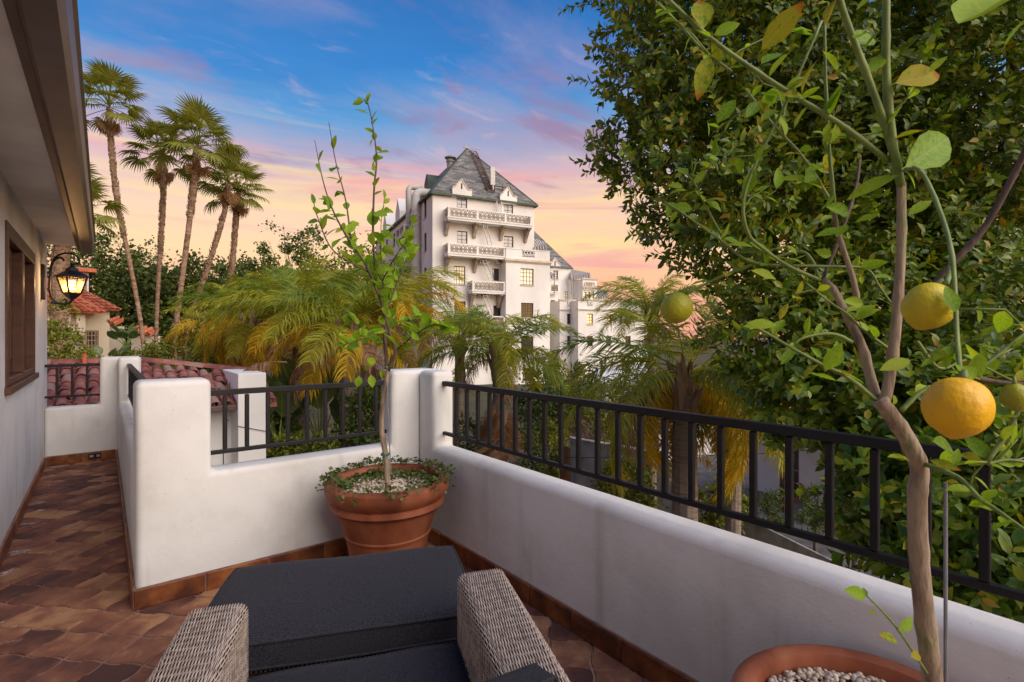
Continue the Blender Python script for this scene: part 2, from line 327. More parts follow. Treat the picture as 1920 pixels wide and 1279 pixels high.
M['roof_red'] = mat('red_roof_tile', [(0.42, 0.10, 0.05), (0.55, 0.15, 0.07), (0.60, 0.20, 0.10)], 4, 0.8, rnd='island', hue=0.4)
M['cream'] = mat('cream_stucco', [(0.60, 0.50, 0.36), (0.70, 0.60, 0.44)], 0.8, 0.9, 0.2, 30)
M['white_wall'] = mat('white_wall', [(0.70, 0.68, 0.65), (0.82, 0.80, 0.77)], 1.0, 0.9, 0.3, 50, bdist=0.004)
M['concrete'] = mat('concrete', [(0.27, 0.25, 0.23), (0.42, 0.40, 0.37), (0.50, 0.48, 0.45)], 2.0, 0.9, 0.4, 30)
M['ground'] = mat('garden_ground', [(0.045, 0.035, 0.02), (0.085, 0.07, 0.035), (0.06, 0.075, 0.025)], 0.8, 0.95, 0.6, 12)
M['asphalt'] = mat('asphalt', [(0.08, 0.075, 0.07), (0.15, 0.14, 0.13)], 3, 0.9, 0.4, 60)
M['board'] = mat('fence_board', [(0.30, 0.15, 0.07), (0.42, 0.23, 0.11)], 6, 0.75, 0.3, 40, rnd='obj', hue=0.3, stretch=(1, 1, 0.15))
M['timber'] = mat('dark_timber', [(0.07, 0.035, 0.025), (0.13, 0.065, 0.045)], 6, 0.8, 0.4, 40)
M['hose'] = mat('red_hose', [(0.45, 0.05, 0.04), (0.55, 0.075, 0.06)], 6, 0.45, spec=0.4)
M['metal'] = mat('galvanised', [(0.26, 0.25, 0.23), (0.40, 0.38, 0.35)], 4, 0.5, metal=0.3)
M['duct'] = mat('painted_duct', [(0.52, 0.49, 0.45), (0.68, 0.65, 0.60)], 1.2, 0.6)
M['green_trim'] = mat('green_copper', [(0.05, 0.075, 0.055), (0.09, 0.115, 0.085)], 2, 0.6)
M['blackish'] = mat('matt_black', [(0.012, 0.012, 0.012), (0.025, 0.024, 0.022)], 6, 0.7)
M['win_frame'] = mat('window_frame_dark', [(0.05, 0.042, 0.036), (0.09, 0.075, 0.06)], 4, 0.6)
M['tan_frame'] = mat('tan_frame', [(0.30, 0.20, 0.13), (0.40, 0.28, 0.19)], 4, 0.7)
M['pane'] = glassy('window_glass', (0.30, 0.28, 0.29), rough=0.06)
M['pane_dark'] = glassy('window_glass_dark', (0.03, 0.028, 0.03), rough=0.06)
M['pane_lit'] = emit('lit_window', (0.95, 0.66, 0.28), 0.4)
M['pane_soft'] = emit('softly_lit_window', (0.80, 0.66, 0.46), 0.26)
M['bulb'] = emit('lamp_bulb', (1.0, 0.55, 0.16), 14.0)
M['lamp_glass'] = glassy('seeded_glass', (0.75, 0.55, 0.3), rough=0.25, trans=0.7)
M['stake'] = mat('grey_stake', [(0.16, 0.16, 0.17), (0.26, 0.26, 0.28)], 10, 0.5)
M['tie'] = mat('green_tie', [(0.01, 0.14, 0.11), (0.02, 0.2, 0.15)], 10, 0.5)
M['chalk'] = mat('efflorescence', [(0.40, 0.33, 0.32), (0.6, 0.55, 0.54)], 10, 0.95)
def veins(m, tip=None, str_=0.55):       # paler midrib and side veins on a leaf (leaf-local coordinates)
    t = m.node_tree; L = t.links.new; b = t.nodes['Principled BSDF']; src = b.inputs['Base Color'].links[0].from_socket
    tc = t.nodes.new('ShaderNodeTexCoord'); sp = t.nodes.new('ShaderNodeSeparateXYZ'); L(tc.outputs['Object'], sp.inputs[0])
    def mt(op, a, c=None):
        n = t.nodes.new('ShaderNodeMath'); n.operation = op
        for i, x in enumerate((a, c)):
            if x is None: continue
            if isinstance(x, (int, float)): n.inputs[i].default_value = x
            else: L(x, n.inputs[i])
        return n.outputs[0]
    ax = mt('ABSOLUTE', sp.outputs[0]); rib = mt('LESS_THAN', ax, 0.011)
    w = mt('SINE', mt('MULTIPLY', mt('SUBTRACT', sp.outputs[1], mt('MULTIPLY', ax, 0.8)), 62.0)); sv = mt('MULTIPLY', mt('GREATER_THAN', w, 0.88), 0.45)
    f = mt('MULTIPLY', mt('MAXIMUM', rib, sv), str_)
    mx = t.nodes.new('ShaderNodeMix'); mx.data_type = 'RGBA'; L(f, mx.inputs[0]); L(src, mx.inputs[6]); mx.inputs[7].default_value = (0.36, 0.42, 0.10, 1); o = mx.outputs[2]
    if tip:
        mr = t.nodes.new('ShaderNodeMapRange'); mr.inputs['From Min'].default_value = 0.80; mr.inputs['From Max'].default_value = 0.92; L(sp.outputs[1], mr.inputs[0])
        m2 = t.nodes.new('ShaderNodeMix'); m2.data_type = 'RGBA'; L(mr.outputs[0], m2.inputs[0]); L(o, m2.inputs[6]); m2.inputs[7].default_value = (*tip, 1); o = m2.outputs[2]
    L(o, b.inputs['Base Color'])
    for n in t.nodes:
        if n.type == 'MIX' and n.blend_type == 'MULTIPLY': L(o, n.inputs[6])
veins(M['leaf']); veins(M['leaf_yellow'], (0.42, 0.13, 0.02)); veins(M['ficus1'], None, 0.4); veins(M['banana'], None, 0.4)
def slate():
    m = mat('slate', [(0.10, 0.10, 0.105), (0.2, 0.195, 0.19)], 2.0, 0.75); t = m.node_tree; L = t.links.new
    b = t.nodes['Principled BSDF']; br = t.nodes.new('ShaderNodeTexBrick'); uv = t.nodes.new('ShaderNodeUVMap')
    br.inputs['Scale'].default_value = 1.0; br.inputs['Brick Width'].default_value = 0.62; br.inputs['Row Height'].default_value = 0.26
    br.inputs['Mortar Size'].default_value = 0.016; br.inputs['Bias'].default_value = 0.0
    br.inputs['Color1'].default_value = (0.13, 0.135, 0.14, 1); br.inputs['Color2'].default_value = (0.36, 0.335, 0.30, 1); br.inputs['Mortar'].default_value = (0.05, 0.05, 0.05, 1)
    L(uv.outputs[0], br.inputs['Vector'])
    n = t.nodes.new('ShaderNodeTexNoise'); n.inputs['Scale'].default_value = 0.7; L(uv.outputs[0], n.inputs['Vector'])
    mx = t.nodes.new('ShaderNodeMix'); mx.data_type = 'RGBA'; mx.blend_type = 'MULTIPLY'; mx.inputs[0].default_value = 0.5
    L(br.outputs[0], mx.inputs[6]); L(n.outputs[0], mx.inputs[7]); L(mx.outputs[2], b.inputs['Base Color'])
    bp = t.nodes.new('ShaderNodeBump'); bp.inputs['Strength'].default_value = 0.6; bp.inputs['Distance'].default_value = 0.03
    L(br.outputs[1], bp.inputs['Height']); bp.invert = True; L(bp.outputs[0], b.inputs['Normal'])
    return m
M['slate'] = slate()
def awning_mat():
    m = mat('striped_awning', [(0.05, 0.05, 0.05), (0.08, 0.08, 0.08)], 2.0, 0.8); t = m.node_tree; L = t.links.new
    uv = t.nodes.new('ShaderNodeUVMap'); w = t.nodes.new('ShaderNodeTexWave'); w.inputs['Scale'].default_value = 0.95; w.bands_direction = 'X'
    r = t.nodes.new('ShaderNodeValToRGB'); r.color_ramp.interpolation = 'CONSTANT'
    r.color_ramp.elements[0].color = (0.07, 0.07, 0.075, 1); r.color_ramp.elements[1].position = 0.5; r.color_ramp.elements[1].color = (0.46, 0.43, 0.40, 1)
    L(uv.outputs[0], w.inputs[0]); L(w.outputs[0], r.inputs[0]); L(r.outputs[0], t.nodes['Principled BSDF'].inputs['Base Color']); return m
M['awning'] = awning_mat()
# ================================================================== terrace
GZ = -3.5                           # garden level below the terrace
gm = MB(); gm.add([(-900, -900, GZ), (900, -900, GZ), (900, 900, GZ), (-900, 900, GZ)], [(0, 1, 2, 3)])
tag(gm.build('ground', M['ground'], fix=False), kind='structure')

def chalky(m):                      # pale lime stains on the paving along the house wall
    t = m.node_tree; L = t.links.new; b = t.nodes['Principled BSDF']; g = t.nodes.new('ShaderNodeNewGeometry')
    src = b.inputs['Base Color'].links[0].from_socket
    mp = t.nodes.new('ShaderNodeMapping'); mp.inputs['Scale'].default_value = (1.3, 2.4, 1); mp.inputs['Rotation'].default_value = (0, 0, rad(-35)); L(g.outputs['Position'], mp.inputs[0])
    n = t.nodes.new('ShaderNodeTexNoise'); n.inputs['Scale'].default_value = 2.6; n.inputs['Detail'].default_value = 7; n.inputs['Roughness'].default_value = 0.7; L(mp.outputs[0], n.inputs['Vector'])
    sp = t.nodes.new('ShaderNodeSeparateXYZ'); L(g.outputs['Position'], sp.inputs[0])
    mr = t.nodes.new('ShaderNodeMapRange'); mr.inputs['From Min'].default_value = 0.0; mr.inputs['From Max'].default_value = -0.42; mr.inputs['To Min'].default_value = -0.16; mr.inputs['To Max'].default_value = 0.04
    L(sp.outputs[0], mr.inputs[0]); ad = t.nodes.new('ShaderNodeMath'); ad.operation = 'ADD'; L(n.outputs[0], ad.inputs[0]); L(mr.outputs[0], ad.inputs[1])
    r = t.nodes.new('ShaderNodeValToRGB'); r.color_ramp.elements[0].position = 0.62; r.color_ramp.elements[1].position = 0.72; L(ad.outputs[0], r.inputs[0])
    mx = t.nodes.new('ShaderNodeMix'); mx.data_type = 'RGBA'; L(r.outputs[0], mx.inputs[0]); L(src, mx.inputs[6]); mx.inputs[7].default_value = (0.5, 0.43, 0.42, 1)
    L(mx.outputs[2], b.inputs['Base Color'])
chalky(M['floor_tile'])

fl = MB(); fl.box(-0.6, 1.85, -1.2, 3.36, -0.30, -0.006); fl.box(-0.6, 0.25, 3.36, 7.6, -0.30, -0.006)
floor = tag(fl.build('terrace_floor', M['grout']), kind='structure')
def tile_mesh(S):
    A = 0.045; ts = [0, 0.12, 0.27, 0.42, 0.5, 0.58, 0.73, 0.88]
    def f(t): return A * math.sin(2 * PI * t) + (0.045 if abs(t - 0.5) < 0.01 else 0) * -1
    ring = [(t, f(t)) for t in ts] + [(1 + f(t), t) for t in ts] + [(1 - t, 1 + f(1 - t)) for t in ts] + [(f(1 - t), 1 - t) for t in ts]
    n = len(ring); mb = MB()
    def lay(k, z): return [((x - 0.5) * k * S, (y - 0.5) * k * S, z) for x, y in ring]
    mb.v = lay(0.945, -0.02) + lay(0.945, -0.004) + lay(0.910, 0.0)
    for a in (0, 1):
        for i in range(n): mb.f.append((a * n + i, a * n + (i + 1) % n, (a + 1) * n + (i + 1) % n, (a + 1) * n + i))
    mb.f.append(tuple(range(2 * n, 3 * n)))
    return auto_smooth(mb.mesh('tile', M['floor_tile']), 0.4)
TS = 0.19; tmesh = tile_mesh(TS); R45 = Matrix.Rotation(rad(45), 4, 'Z')
cr, sr = math.cos(rad(45)), math.sin(rad(45))
chair_zone = [Vector((0.15, 0.6)), Vector((0.9, 0.4)), Vector((1.15, 1.35)), Vector((0.2, 1.7))]
for i in range(-5, 45):
    for j in range(-30, 45):
        x = (i * cr - j * sr) * TS; y = (i * sr + j * cr) * TS
        if not (-0.58 < x < 1.80 and 0.2 < y < 7.55): continue
        if x > 0.26 and y > 3.40: continue
        p = Vector((x, y, 0)); dep = p.dot(FW); lat = p.dot(RT)
        if dep < 0.9: continue
        u = 960 + FPX * lat / dep; v = HOR + FPX * CAM_Z / dep
        if u < -90 or u > 1990 or v > 1420: continue
        # furniture hides these completely
        lx = (x - 0.62) * 0.927 - (y - 1.54) * 0.375; ly = (x - 0.62) * 0.375 + (y - 1.54) * 0.927
        if abs(lx) < 0.36 and -0.9 < ly < 0.62: continue
        mobj('tile', tmesh, floor, Matrix.Translation((x, y, random.uniform(-0.0012, 0.0012))) @ R45 @ Euler((random.uniform(-.006, .006), random.uniform(-.006, .006), random.choice((0, PI)))).to_matrix().to_4x4())

def skirting(parent, a, b, nrm, H=0.10, L=0.305, T=0.016):
    a = Vector(a); b = Vector(b); nrm = Vector(nrm); d = (b - a); n = max(1, round(d.length / L)); e = d.normalized(); l = d.length / n
    mb = MB(); mb.obox((0, 0, 0), (l - 0.008, 0, 0), (0, -T, 0), (0, 0, H)); me = mb.mesh('skirting_tile', M['skirt'], bevel=0.004, bseg=2); 
    for i in range(n):
        X = e; Y = -nrm; m = Matrix(((X.x, Y.x, 0, 0), (X.y, Y.y, 0, 0), (0, 0, 1, 0), (0, 0, 0, 1)))
        m.translation = a + e * (i * l + 0.004) + nrm * 0.001 + Vector((0, 0, 0.0))
        mobj('skirting_tile', me, parent, m)
    g = MB(); X = e * d.length; g.obox(a, X, nrm * (T - 0.006), Vector((0, 0, H + 0.004))); g.build('skirting_grout', M['grout'], parent)

def outline_wall(name, label, poly, dv, bev=0.035):
    c = Vector(poly[0]); t = thing(name, label, 'wall', (c.x, c.y, 0))
    mb = MB(); mb.prism(poly, dv); me = mb.mesh('wall', M['stucco'], bevel=bev, bseg=4); auto_smooth(me, 0.7); mobj('wall', me, t); return t
XR, YF, XW, YE, XH = 1.75, 3.26, 0.13, 7.45, -0.50
LOW, HIGH = 0.645, 1.165
wf = outline_wall('parapet_wall', 'white stucco parapet behind the sapling pot, stepping up to a pillar at each end',
    [(XW, YF, GZ), (XR + 0.17, YF, GZ), (XR + 0.17, YF, HIGH), (1.55, YF, HIGH), (1.55, YF, LOW), (0.47, YF, LOW), (0.47, YF, HIGH), (XW, YF, HIGH)], (0, 0.20, 0))
wr = outline_wall('parapet_wall', 'long white stucco parapet on the right under the long black railing',
    [(XR, -1.2, GZ), (XR, YF - 0.002, GZ), (XR, YF - 0.002, HIGH - 0.004), (XR, 3.05, HIGH - 0.004), (XR, 3.05, LOW), (XR, -1.2, LOW)], (0.17, 0, 0))
ww = outline_wall('parapet_wall', 'low white stucco parapet along the right side of the tiled walkway',
    [(XW + 0.002, YF + 0.202, GZ), (XW + 0.002, YE - 0.002, GZ), (XW + 0.002, YE - 0.002, HIGH - 0.003), (XW + 0.002, YE - 0.20, HIGH - 0.003), (XW + 0.002, YE - 0.20, LOW), (XW + 0.002, 3.66, LOW), (XW + 0.002, 3.66, HIGH - 0.012), (XW + 0.002, YF + 0.202, HIGH - 0.012)], (0.20, 0, 0))
we = outline_wall('parapet_wall', 'white stucco end wall of the walkway with a square pillar, below the wall lantern',
    [(XH, YE, GZ), (XW + 0.22, YE, GZ), (XW + 0.22, YE, HIGH), (-0.03, YE, HIGH), (-0.03, YE, LOW - 0.02), (XH, YE, LOW - 0.02)], (0, 0.20, 0))
skirting(wf, (XW - 0.012, YF, 0), (XR - 0.018, YF, 0), (0, -1, 0))
skirting(wr, (XR, YF - 0.02, 0), (XR, -1.0, 0), (-1, 0, 0))
skirting(ww, (XW, YE - 0.02, 0), (XW, YF + 0.0, 0), (-1, 0, 0))
skirting(we, (XH + 0.02, YE, 0), (XW - 0.02, YE, 0), (0, -1, 0))
# scupper drain in the end wall
dr = MB(); dr.box(-0.13, -0.02, YE - 0.024, YE - 0.004, 0.025, 0.085); o = dr.build('drain_outlet', M['blackish'], we)
dg = MB(); dg.box(-0.12, -0.085, YE - 0.029, YE - 0.024, 0.045, 0.07); dg.box(-0.06, -0.03, YE - 0.029, YE - 0.024, 0.045, 0.07); dg.build('drain_cover', M['metal'], o)

def railing(label, a, b, posts, w=0.0225):
    """a, b: ends on plan; posts: plan points of the balusters"""
    a = Vector(a); b = Vector(b); t = thing('railing', label, 'railing', (a.x, a.y, LOW))
    for nm, z, h in (('top_rail', 1.077, 0.032), ('bottom_rail', 0.735, 0.023)):
        mb = MB(); mb.bar(a + Vector((0, 0, z)), b + Vector((0, 0, z)), 0.036 if nm == 'top_rail' else 0.026, h); mb.build(nm, M['iron'], t, bevel=0.003, bseg=2)
    pm = MB(); pm.box(-w / 2, w / 2, -w / 2, w / 2, 0.748, 1.0575); pme = pm.mesh('baluster', M['iron'], bevel=0.0025, bseg=1)
    e = (b - a).normalized(); rz = math.atan2(e.y, e.x)
    for p in posts: mobj('baluster', pme, t, Matrix.Translation((p[0], p[1], 0)) @ Matrix.Rotation(rz, 4, 'Z'))
    return t
YR = YF + 0.10; XQ = XR + 0.088
railing('black iron railing behind the potted sapling, between two white pillars', (0.46, YR, 0), (1.56, YR, 0), [(0.5515 + 0.1155 * k, YR) for k in range(9)])
railing('long black iron railing running along the right parapet', (XQ, 3.06, 0), (XQ, -1.0, 0), [(XQ, 2.895 - 0.1245 * k) for k in range(31) if 2.845 - 0.1245 * k > -0.9])
railing('short black iron railing at the walkway end before the red roof tiles', (XH, YE + 0.10, 0), (-0.02, YE + 0.10, 0), [(-0.40 + 0.128 * k, YE + 0.10) for k in range(3)])
railing('black iron railing seen end-on above the walkway parapet between two pillars', (XW + 0.10, 3.65, 0), (XW + 0.10, YE - 0.19, 0), [(XW + 0.10, 3.78 + 0.125 * k) for k in range(28)])

# ------------------------------------------------------------------ walls with real openings
def wall_grid(mb, O, e, n, s0, s1, z0, z1, ops, depth=0.15):
    """wall face in the plane O + s*e + z*up, n = outward; ops = openings (s0,s1,z0,z1) with reveals going inward"""
    O = Vector(O); e = Vector(e); n = Vector(n); up = Vector((0, 0, 1))
    S = sorted({s0, s1, *[q for o in ops for q in o[:2]]}); Z = sorted({z0, z1, *[q for o in ops for q in o[2:4]]})
    pt = lambda s, z, d=0.0: O + e * s + up * z - n * d
    for i in range(len(S) - 1):
        for j in range(len(Z) - 1):
            cs, cz = (S[i] + S[i + 1]) / 2, (Z[j] + Z[j + 1]) / 2
            if any(o[0] < cs < o[1] and o[2] < cz < o[3] for o in ops): continue
            mb.add([pt(S[i], Z[j]), pt(S[i + 1], Z[j]), pt(S[i + 1], Z[j + 1]), pt(S[i], Z[j + 1])], [(0, 1, 2, 3)])
    for o in ops:
        a, b, c, d = o[:4]
        q = [(a, c), (b, c), (b, d), (a, d)]
        for k in range(4):
            (x0, y0), (x1, y1) = q[k], q[(k + 1) % 4]
            mb.add([pt(x0, y0), pt(x1, y1), pt(x1, y1, depth), pt(x0, y0, depth)], [(0, 1, 2, 3)])
def window(parent, O, e, n, o, pane, frame, nx=2, ny=3, fw=0.05, mw=0.03, depth=0.11, sill=None, name='window', lit=None):
    """window > frame-with-muntins mesh, pane, sill"""
    O = Vector(O); e = Vector(e); n = Vector(n); up = Vector((0, 0, 1)); a, b, c, d = o[:4]
    fb = MB(); D = O - n * depth
    def bx(s0, s1, z0, z1, t): fb.obox(D + e * s0 + up * z0, e * (s1 - s0), n * t, up * (z1 - z0))
    bx(a, a + fw, c, d, 0.05); bx(b - fw, b, c, d, 0.05); bx(a + fw, b - fw, c, c + fw, 0.048); bx(a + fw, b - fw, d - fw, d, 0.048)
    for i in range(1, nx): s = a + (b - a) * i / nx; bx(s - mw / 2, s + mw / 2, c + fw, d - fw, 0.036)
    for j in range(1, ny): z = c + (d - c) * j / ny; bx(a + fw, b - fw, z - mw / 2, z + mw / 2, 0.030)
    w = fb.build(name, frame, parent, fix=True)
    pb = MB(); q = O - n * (depth - 0.012); pb.add([q + e * a + up * c, q + e * b + up * c, q + e * b + up * d, q + e * a + up * d], [(0, 1, 2, 3)]); pb.build('pane', pane, w, fix=False)
    if sill:
        sb = MB(); sb.obox(O + e * (a - 0.06) + up * (c - 0.10) + n * 0.002, e * (b - a + 0.12), n * 0.08, up * 0.10); sb.build('sill', sill, w)
    return w

# ------------------------------------------------------------------ the house on the left
hs = thing('house', 'white stucco house wall on the left with brown eave, gutter and casement window', 'house', (XH, 3.0, 0))
WO = (4.66, 6.42, 1.07, 2.16)
hb = MB(); wall_grid(hb, (XH, 0, 0), (0, 1, 0), (1, 0, 0), -2.0, 7.86, GZ, 2.43, [WO], 0.14)
hb.add([(XH, 7.86, GZ), (XH - 4, 7.86, GZ), (XH - 4, 7.86, 2.43), (XH, 7.86, 2.43)], [(0, 1, 2, 3)])
hb.build('wall', M['stucco'], hs, fix=False)
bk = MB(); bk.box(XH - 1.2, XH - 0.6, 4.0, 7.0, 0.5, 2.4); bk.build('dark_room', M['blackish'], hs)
sf = MB(); sf.box(XH - 0.3, -0.235, -2.0, 7.72, 2.432, 2.46); sf.build('soffit', M['soffit'], hs)
fb = MB(); fb.box(-0.235, -0.20, -2.0, 7.74, 2.395, 2.60); fb.build('fascia_board', M['brown_wood'], hs, bevel=0.004)
gt = MB(); gt.prism([(-0.198, -2.0, 2.50), (-0.198, -2.0, 2.375), (-0.185, -2.0, 2.362), (-0.105, -2.0, 2.366), (-0.088, -2.0, 2.40), (-0.080, -2.0, 2.50), (-0.068, -2.0, 2.515), (-0.068, -2.0, 2.53), (-0.09, -2.0, 2.53), (-0.098, -2.0, 2.50)], (0, 9.76, 0)); gt.build('gutter', M['gutter'], hs)
rf = MB(); rf.prism([(-0.11, -2.0, 2.545), (-0.11, -2.0, 2.60), (-4.5, -2.0, 4.4), (-4.5, -2.0, 4.34)], (0, 9.8, 0)); rf.build('roof', M['roof_red'], hs)
ge = MB(); ge.prism([(-0.24, 7.73, 2.47), (-0.24, 7.73, 2.52), (-4.4, 7.73, 4.25), (-4.4, 7.73, 2.47)], (0, 0.02, 0)); ge.build('gable_board', M['stucco'], hs)
# casement: outer frame, two sashes with a cross bar each, sill
wo = MB(); y0, y1, z0, z1 = WO
for (a, b, c, d) in ((y0, y0 + 0.09, z0, z1), (y1 - 0.09, y1, z0, z1), (y0 + 0.09, y1 - 0.09, z1 - 0.10, z1), (y0 + 0.09, y1 - 0.09, z0, z0 + 0.05), ((y0 + y1) / 2 - 0.06, (y0 + y1) / 2 + 0.06, z0 + 0.05, z1 - 0.10)):
    wo.box(XH - 0.12, XH + 0.012, a, b, c, d)
win = wo.build('window', M['brown_wood'], hs, bevel=0.006)
sb = MB(); sb.box(XH - 0.02, XH + 0.035, y0 - 0.03, y1 + 0.03, z0 - 0.05, z0 - 0.002); sb.build('sill', M['brown_wood'], win, bevel=0.005)
ym = (y0 + y1) / 2
for (a, b) in ((y0 + 0.09, ym - 0.06), (ym + 0.06, y1 - 0.09)):
    s = MB(); w = 0.075
    for (p, q, c, d) in ((a, a + w, z0 + 0.05, z1 - 0.10), (b - w, b, z0 + 0.05, z1 - 0.10), (a + w, b - w, z0 + 0.05, z0 + 0.17), (a + w, b - w, z1 - 0.18, z1 - 0.10)): s.box(XH - 0.095, XH - 0.045, p, q, c, d)
    zc_ = (z0 + z1) / 2 - 0.03; s.box(XH - 0.088, XH - 0.05, a + w, b - w, zc_ - 0.018, zc_ + 0.018)
    sash = s.build('sash', M['brown_wood'], win, bevel=0.004)
    for (c, d) in ((z0 + 0.17, zc_ - 0.018), (zc_ + 0.018, z1 - 0.18)):
        g = MB(); g.box(XH - 0.075, XH - 0.069, a + w, b - w, c, d); g.build('pane', M['dark_glass'], sash)
skirting(hs, (XH, -0.5, 0), (XH, YE - 0.02, 0), (1, 0, 0))

# ------------------------------------------------------------------ wall lantern
LY = 7.13
def LP(X, Y):                      # lantern plane, perpendicular to the house wall
    r = ray(X / 3.197, 380 + Y / 3.197); return Vector((0, 0, CAM_Z)) + r * (LY / r.y)
lan = thing('wall_lantern', 'lit black iron wall lantern on a scrolled bracket under the eave', 'lantern', (XH, LY, 1.95))
bp = MB(); bp.box(XH, XH + 0.03, LY - 0.07, LY + 0.07, 1.78, 2.14); bp.build('back_plate', M['iron'], lan, bevel=0.006)
def curve(pts, k=6):               # Catmull-Rom through points
    pts = [Vector(p) for p in pts]; out_ = []
    q = [pts[0] * 2 - pts[1]] + pts + [pts[-1] * 2 - pts[-2]]
    for i in range(1, len(q) - 2):
        for j in range(k):
            t = j / k; a, b, c, d = q[i - 1], q[i], q[i + 1], q[i + 2]
            out_.append(0.5 * ((2 * b) + (c - a) * t + (2 * a - 5 * b + 4 * c - d) * t * t + (3 * b - a - 3 * c + d) * t ** 3))
    return out_ + [pts[-1]]
br = MB()
br.tube(curve([LP(*p) for p in ((385, 350), (372, 334), (345, 332), (312, 365), (300, 430), (298, 520), (312, 572), (350, 602), (400, 606), (428, 588), (432, 570))]), 0.011, 8)
br.tube(curve([LP(*p) for p in ((312, 365), (335, 325), (390, 303), (445, 312), (474, 340), (472, 362), (456, 366), (440, 372))]), 0.009, 8)
br.tube(curve([LP(*p) for p in ((350, 602), (330, 606), (312, 596), (310, 606))]), 0.009, 8)
br.tube(curve([LP(*p) for p in ((390, 604), (398, 588), (388, 578), (380, 588))]), 0.008, 8)
for yy in (420, 520): br.bar(LP(282, yy), LP(300, yy), 0.022)
br.build('bracket', M['iron'], lan, smooth=True)
lc = LP(432, 470); cx, cy = lc.x, lc.y
zt, zb, zr, zf = LP(432, 447).z, LP(432, 548).z, LP(432, 410).z, LP(432, 385).z
def sq(hw, z, a0=rad(28)): return [Vector((cx + hw * 1.414 * math.cos(a0 + PI / 4 + k * PI / 2), cy + hw * 1.414 * math.sin(a0 + PI / 4 + k * PI / 2), z)) for k in range(4)]
cp = MB(); A, B, C_, D_ = sq(0.108, zt), sq(0.106, zt + 0.012), sq(0.042, zr), sq(0.036, zr + 0.03)
vs = A + B + C_ + D_
cp.add(vs, [(0, 3, 2, 1)] + [(r * 4 + k, r * 4 + (k + 1) % 4, r * 4 + 4 + (k + 1) % 4, r * 4 + 4 + k) for r in range(3) for k in range(4)] + [(12, 13, 14, 15)])
cp.lathe([(0.001, 0.06), (0.014, 0.055), (0.02, 0.04), (0.012, 0.028), (0.03, 0.012), (0.034, 0.0)], (cx, cy, zr + 0.028), 12)
cp.build('cap', M['iron'], lan)
bs = MB(); T_, U_ = sq(0.056, zb), sq(0.022, zb - 0.05)
bs.add(T_ + sq(0.060, zb + 0.01) , [(0, 3, 2, 1), (4, 5, 6, 7)] + [(k, (k + 1) % 4, 4 + (k + 1) % 4, 4 + k) for k in range(4)])
bs.add(U_ + T_, [(0, 3, 2, 1)] + [(k, (k + 1) % 4, 4 + (k + 1) % 4, 4 + k) for k in range(4)])
bs.ball((cx, cy, zb - 0.06), 0.018); bs.build('base', M['iron'], lan)
fr = MB(); top, bot = sq(0.092, zt), sq(0.055, zb + 0.008)
for k in range(4):
    fr.bar(bot[k], top[k], 0.014); fr.bar(bot[k], bot[(k + 1) % 4], 0.012); fr.bar(top[k], top[(k + 1) % 4], 0.016)
    a, b = top[k], top[(k + 1) % 4]
    for q in (0.22, 0.78):           # corner scrolls
        p = a.lerp(b, q) - Vector((0, 0, 0.018)); fr.tube([p + Vector((0.018 * math.cos(w), 0.0, 0.018 * math.sin(w))) for w in np.linspace(0, 2 * PI, 9)], 0.004, 5)
fr.build('frame', M['iron'], lan)
for k in range(4):
    pb = MB(); q = [bot[k], bot[(k + 1) % 4], top[(k + 1) % 4], top[k]]; c = sum(q, Vector()) / 4
    pb.add([p.lerp(c, 0.03) + (Vector((cx, cy, p.z)) - p) * 0.04 for p in q], [(0, 1, 2, 3)]); pb.build('pane', M['lamp_glass'], lan, fix=False)
for k, z in enumerate((0.30, 0.52, 0.74)):
    zz = zb + (zt - zb) * z; bb = MB(); bb.ball((cx, cy, zz), 0.024, 12, 6, (1.25, 1.25, 0.42)); bb.build('bulb', M['bulb'], lan, smooth=True)
ld = bpy.data.lights.new('lantern_light', 'POINT'); ld.energy = 7; ld.color = (1.0, 0.55, 0.2); ld.shadow_soft_size = 0.04
lo_ = put(bpy.data.objects.new('lantern_light', ld), lan, Matrix.Translation((cx, cy, (zt + zb) / 2)))

# ------------------------------------------------------------------ terracotta pots
def pot(name, label, c, R, H, rb):
    t = thing(name, label, 'pot', (c[0], c[1], 0))
    k = R / 0.36
    body = [(0.001, 0.0), (rb, 0.0), (rb + 0.004, 0.02), (rb + (R - 0.075 * k - rb) * 0.45, H * 0.40), (rb + (R - 0.075 * k - rb) * 0.46 + 0.008, H * 0.41), (rb + (R - 0.075 * k - rb) * 0.50 + 0.008, H * 0.43), (rb + (R - 0.075 * k - rb) * 0.50, H * 0.44), (R - 0.062 * k, H * 0.70)]
    b = MB(); b.lathe(body, (c[0], c[1], 0.012), 56); me = b.mesh('body', M['terracotta']); auto_smooth(me, 0.5); mobj('body', me, t)
    rim = [(R - 0.062 * k, H * 0.70), (R - 0.046 * k, H * 0.705), (R - 0.030 * k, H * 0.735), (R - 0.032 * k, H * 0.775), (R - 0.046 * k, H * 0.79), (R - 0.030 * k, H * 0.82), (R - 0.010 * k, H * 0.86), (R, H * 0.92), (R - 0.003, H * 0.97), (R - 0.018, H * 0.995), (R - 0.042 * k, H), (R - 0.062 * k, H * 0.985), (R - 0.07 * k, H * 0.94), (R - 0.075 * k, H * 0.80), (R - 0.08 * k, H * 0.72)]
    m = MB(); m.lathe(rim, (c[0], c[1], 0.012), 64); me = m.mesh('rim', M['terracotta']); auto_smooth(me, 0.7); mobj('rim', me, t)
    s = MB(); s.lathe([(0.001, 0), (R - 0.076 * k, -0.004)], (c[0], c[1], H * 0.925), 40); s.build('soil', M['soil'], t)
    return t
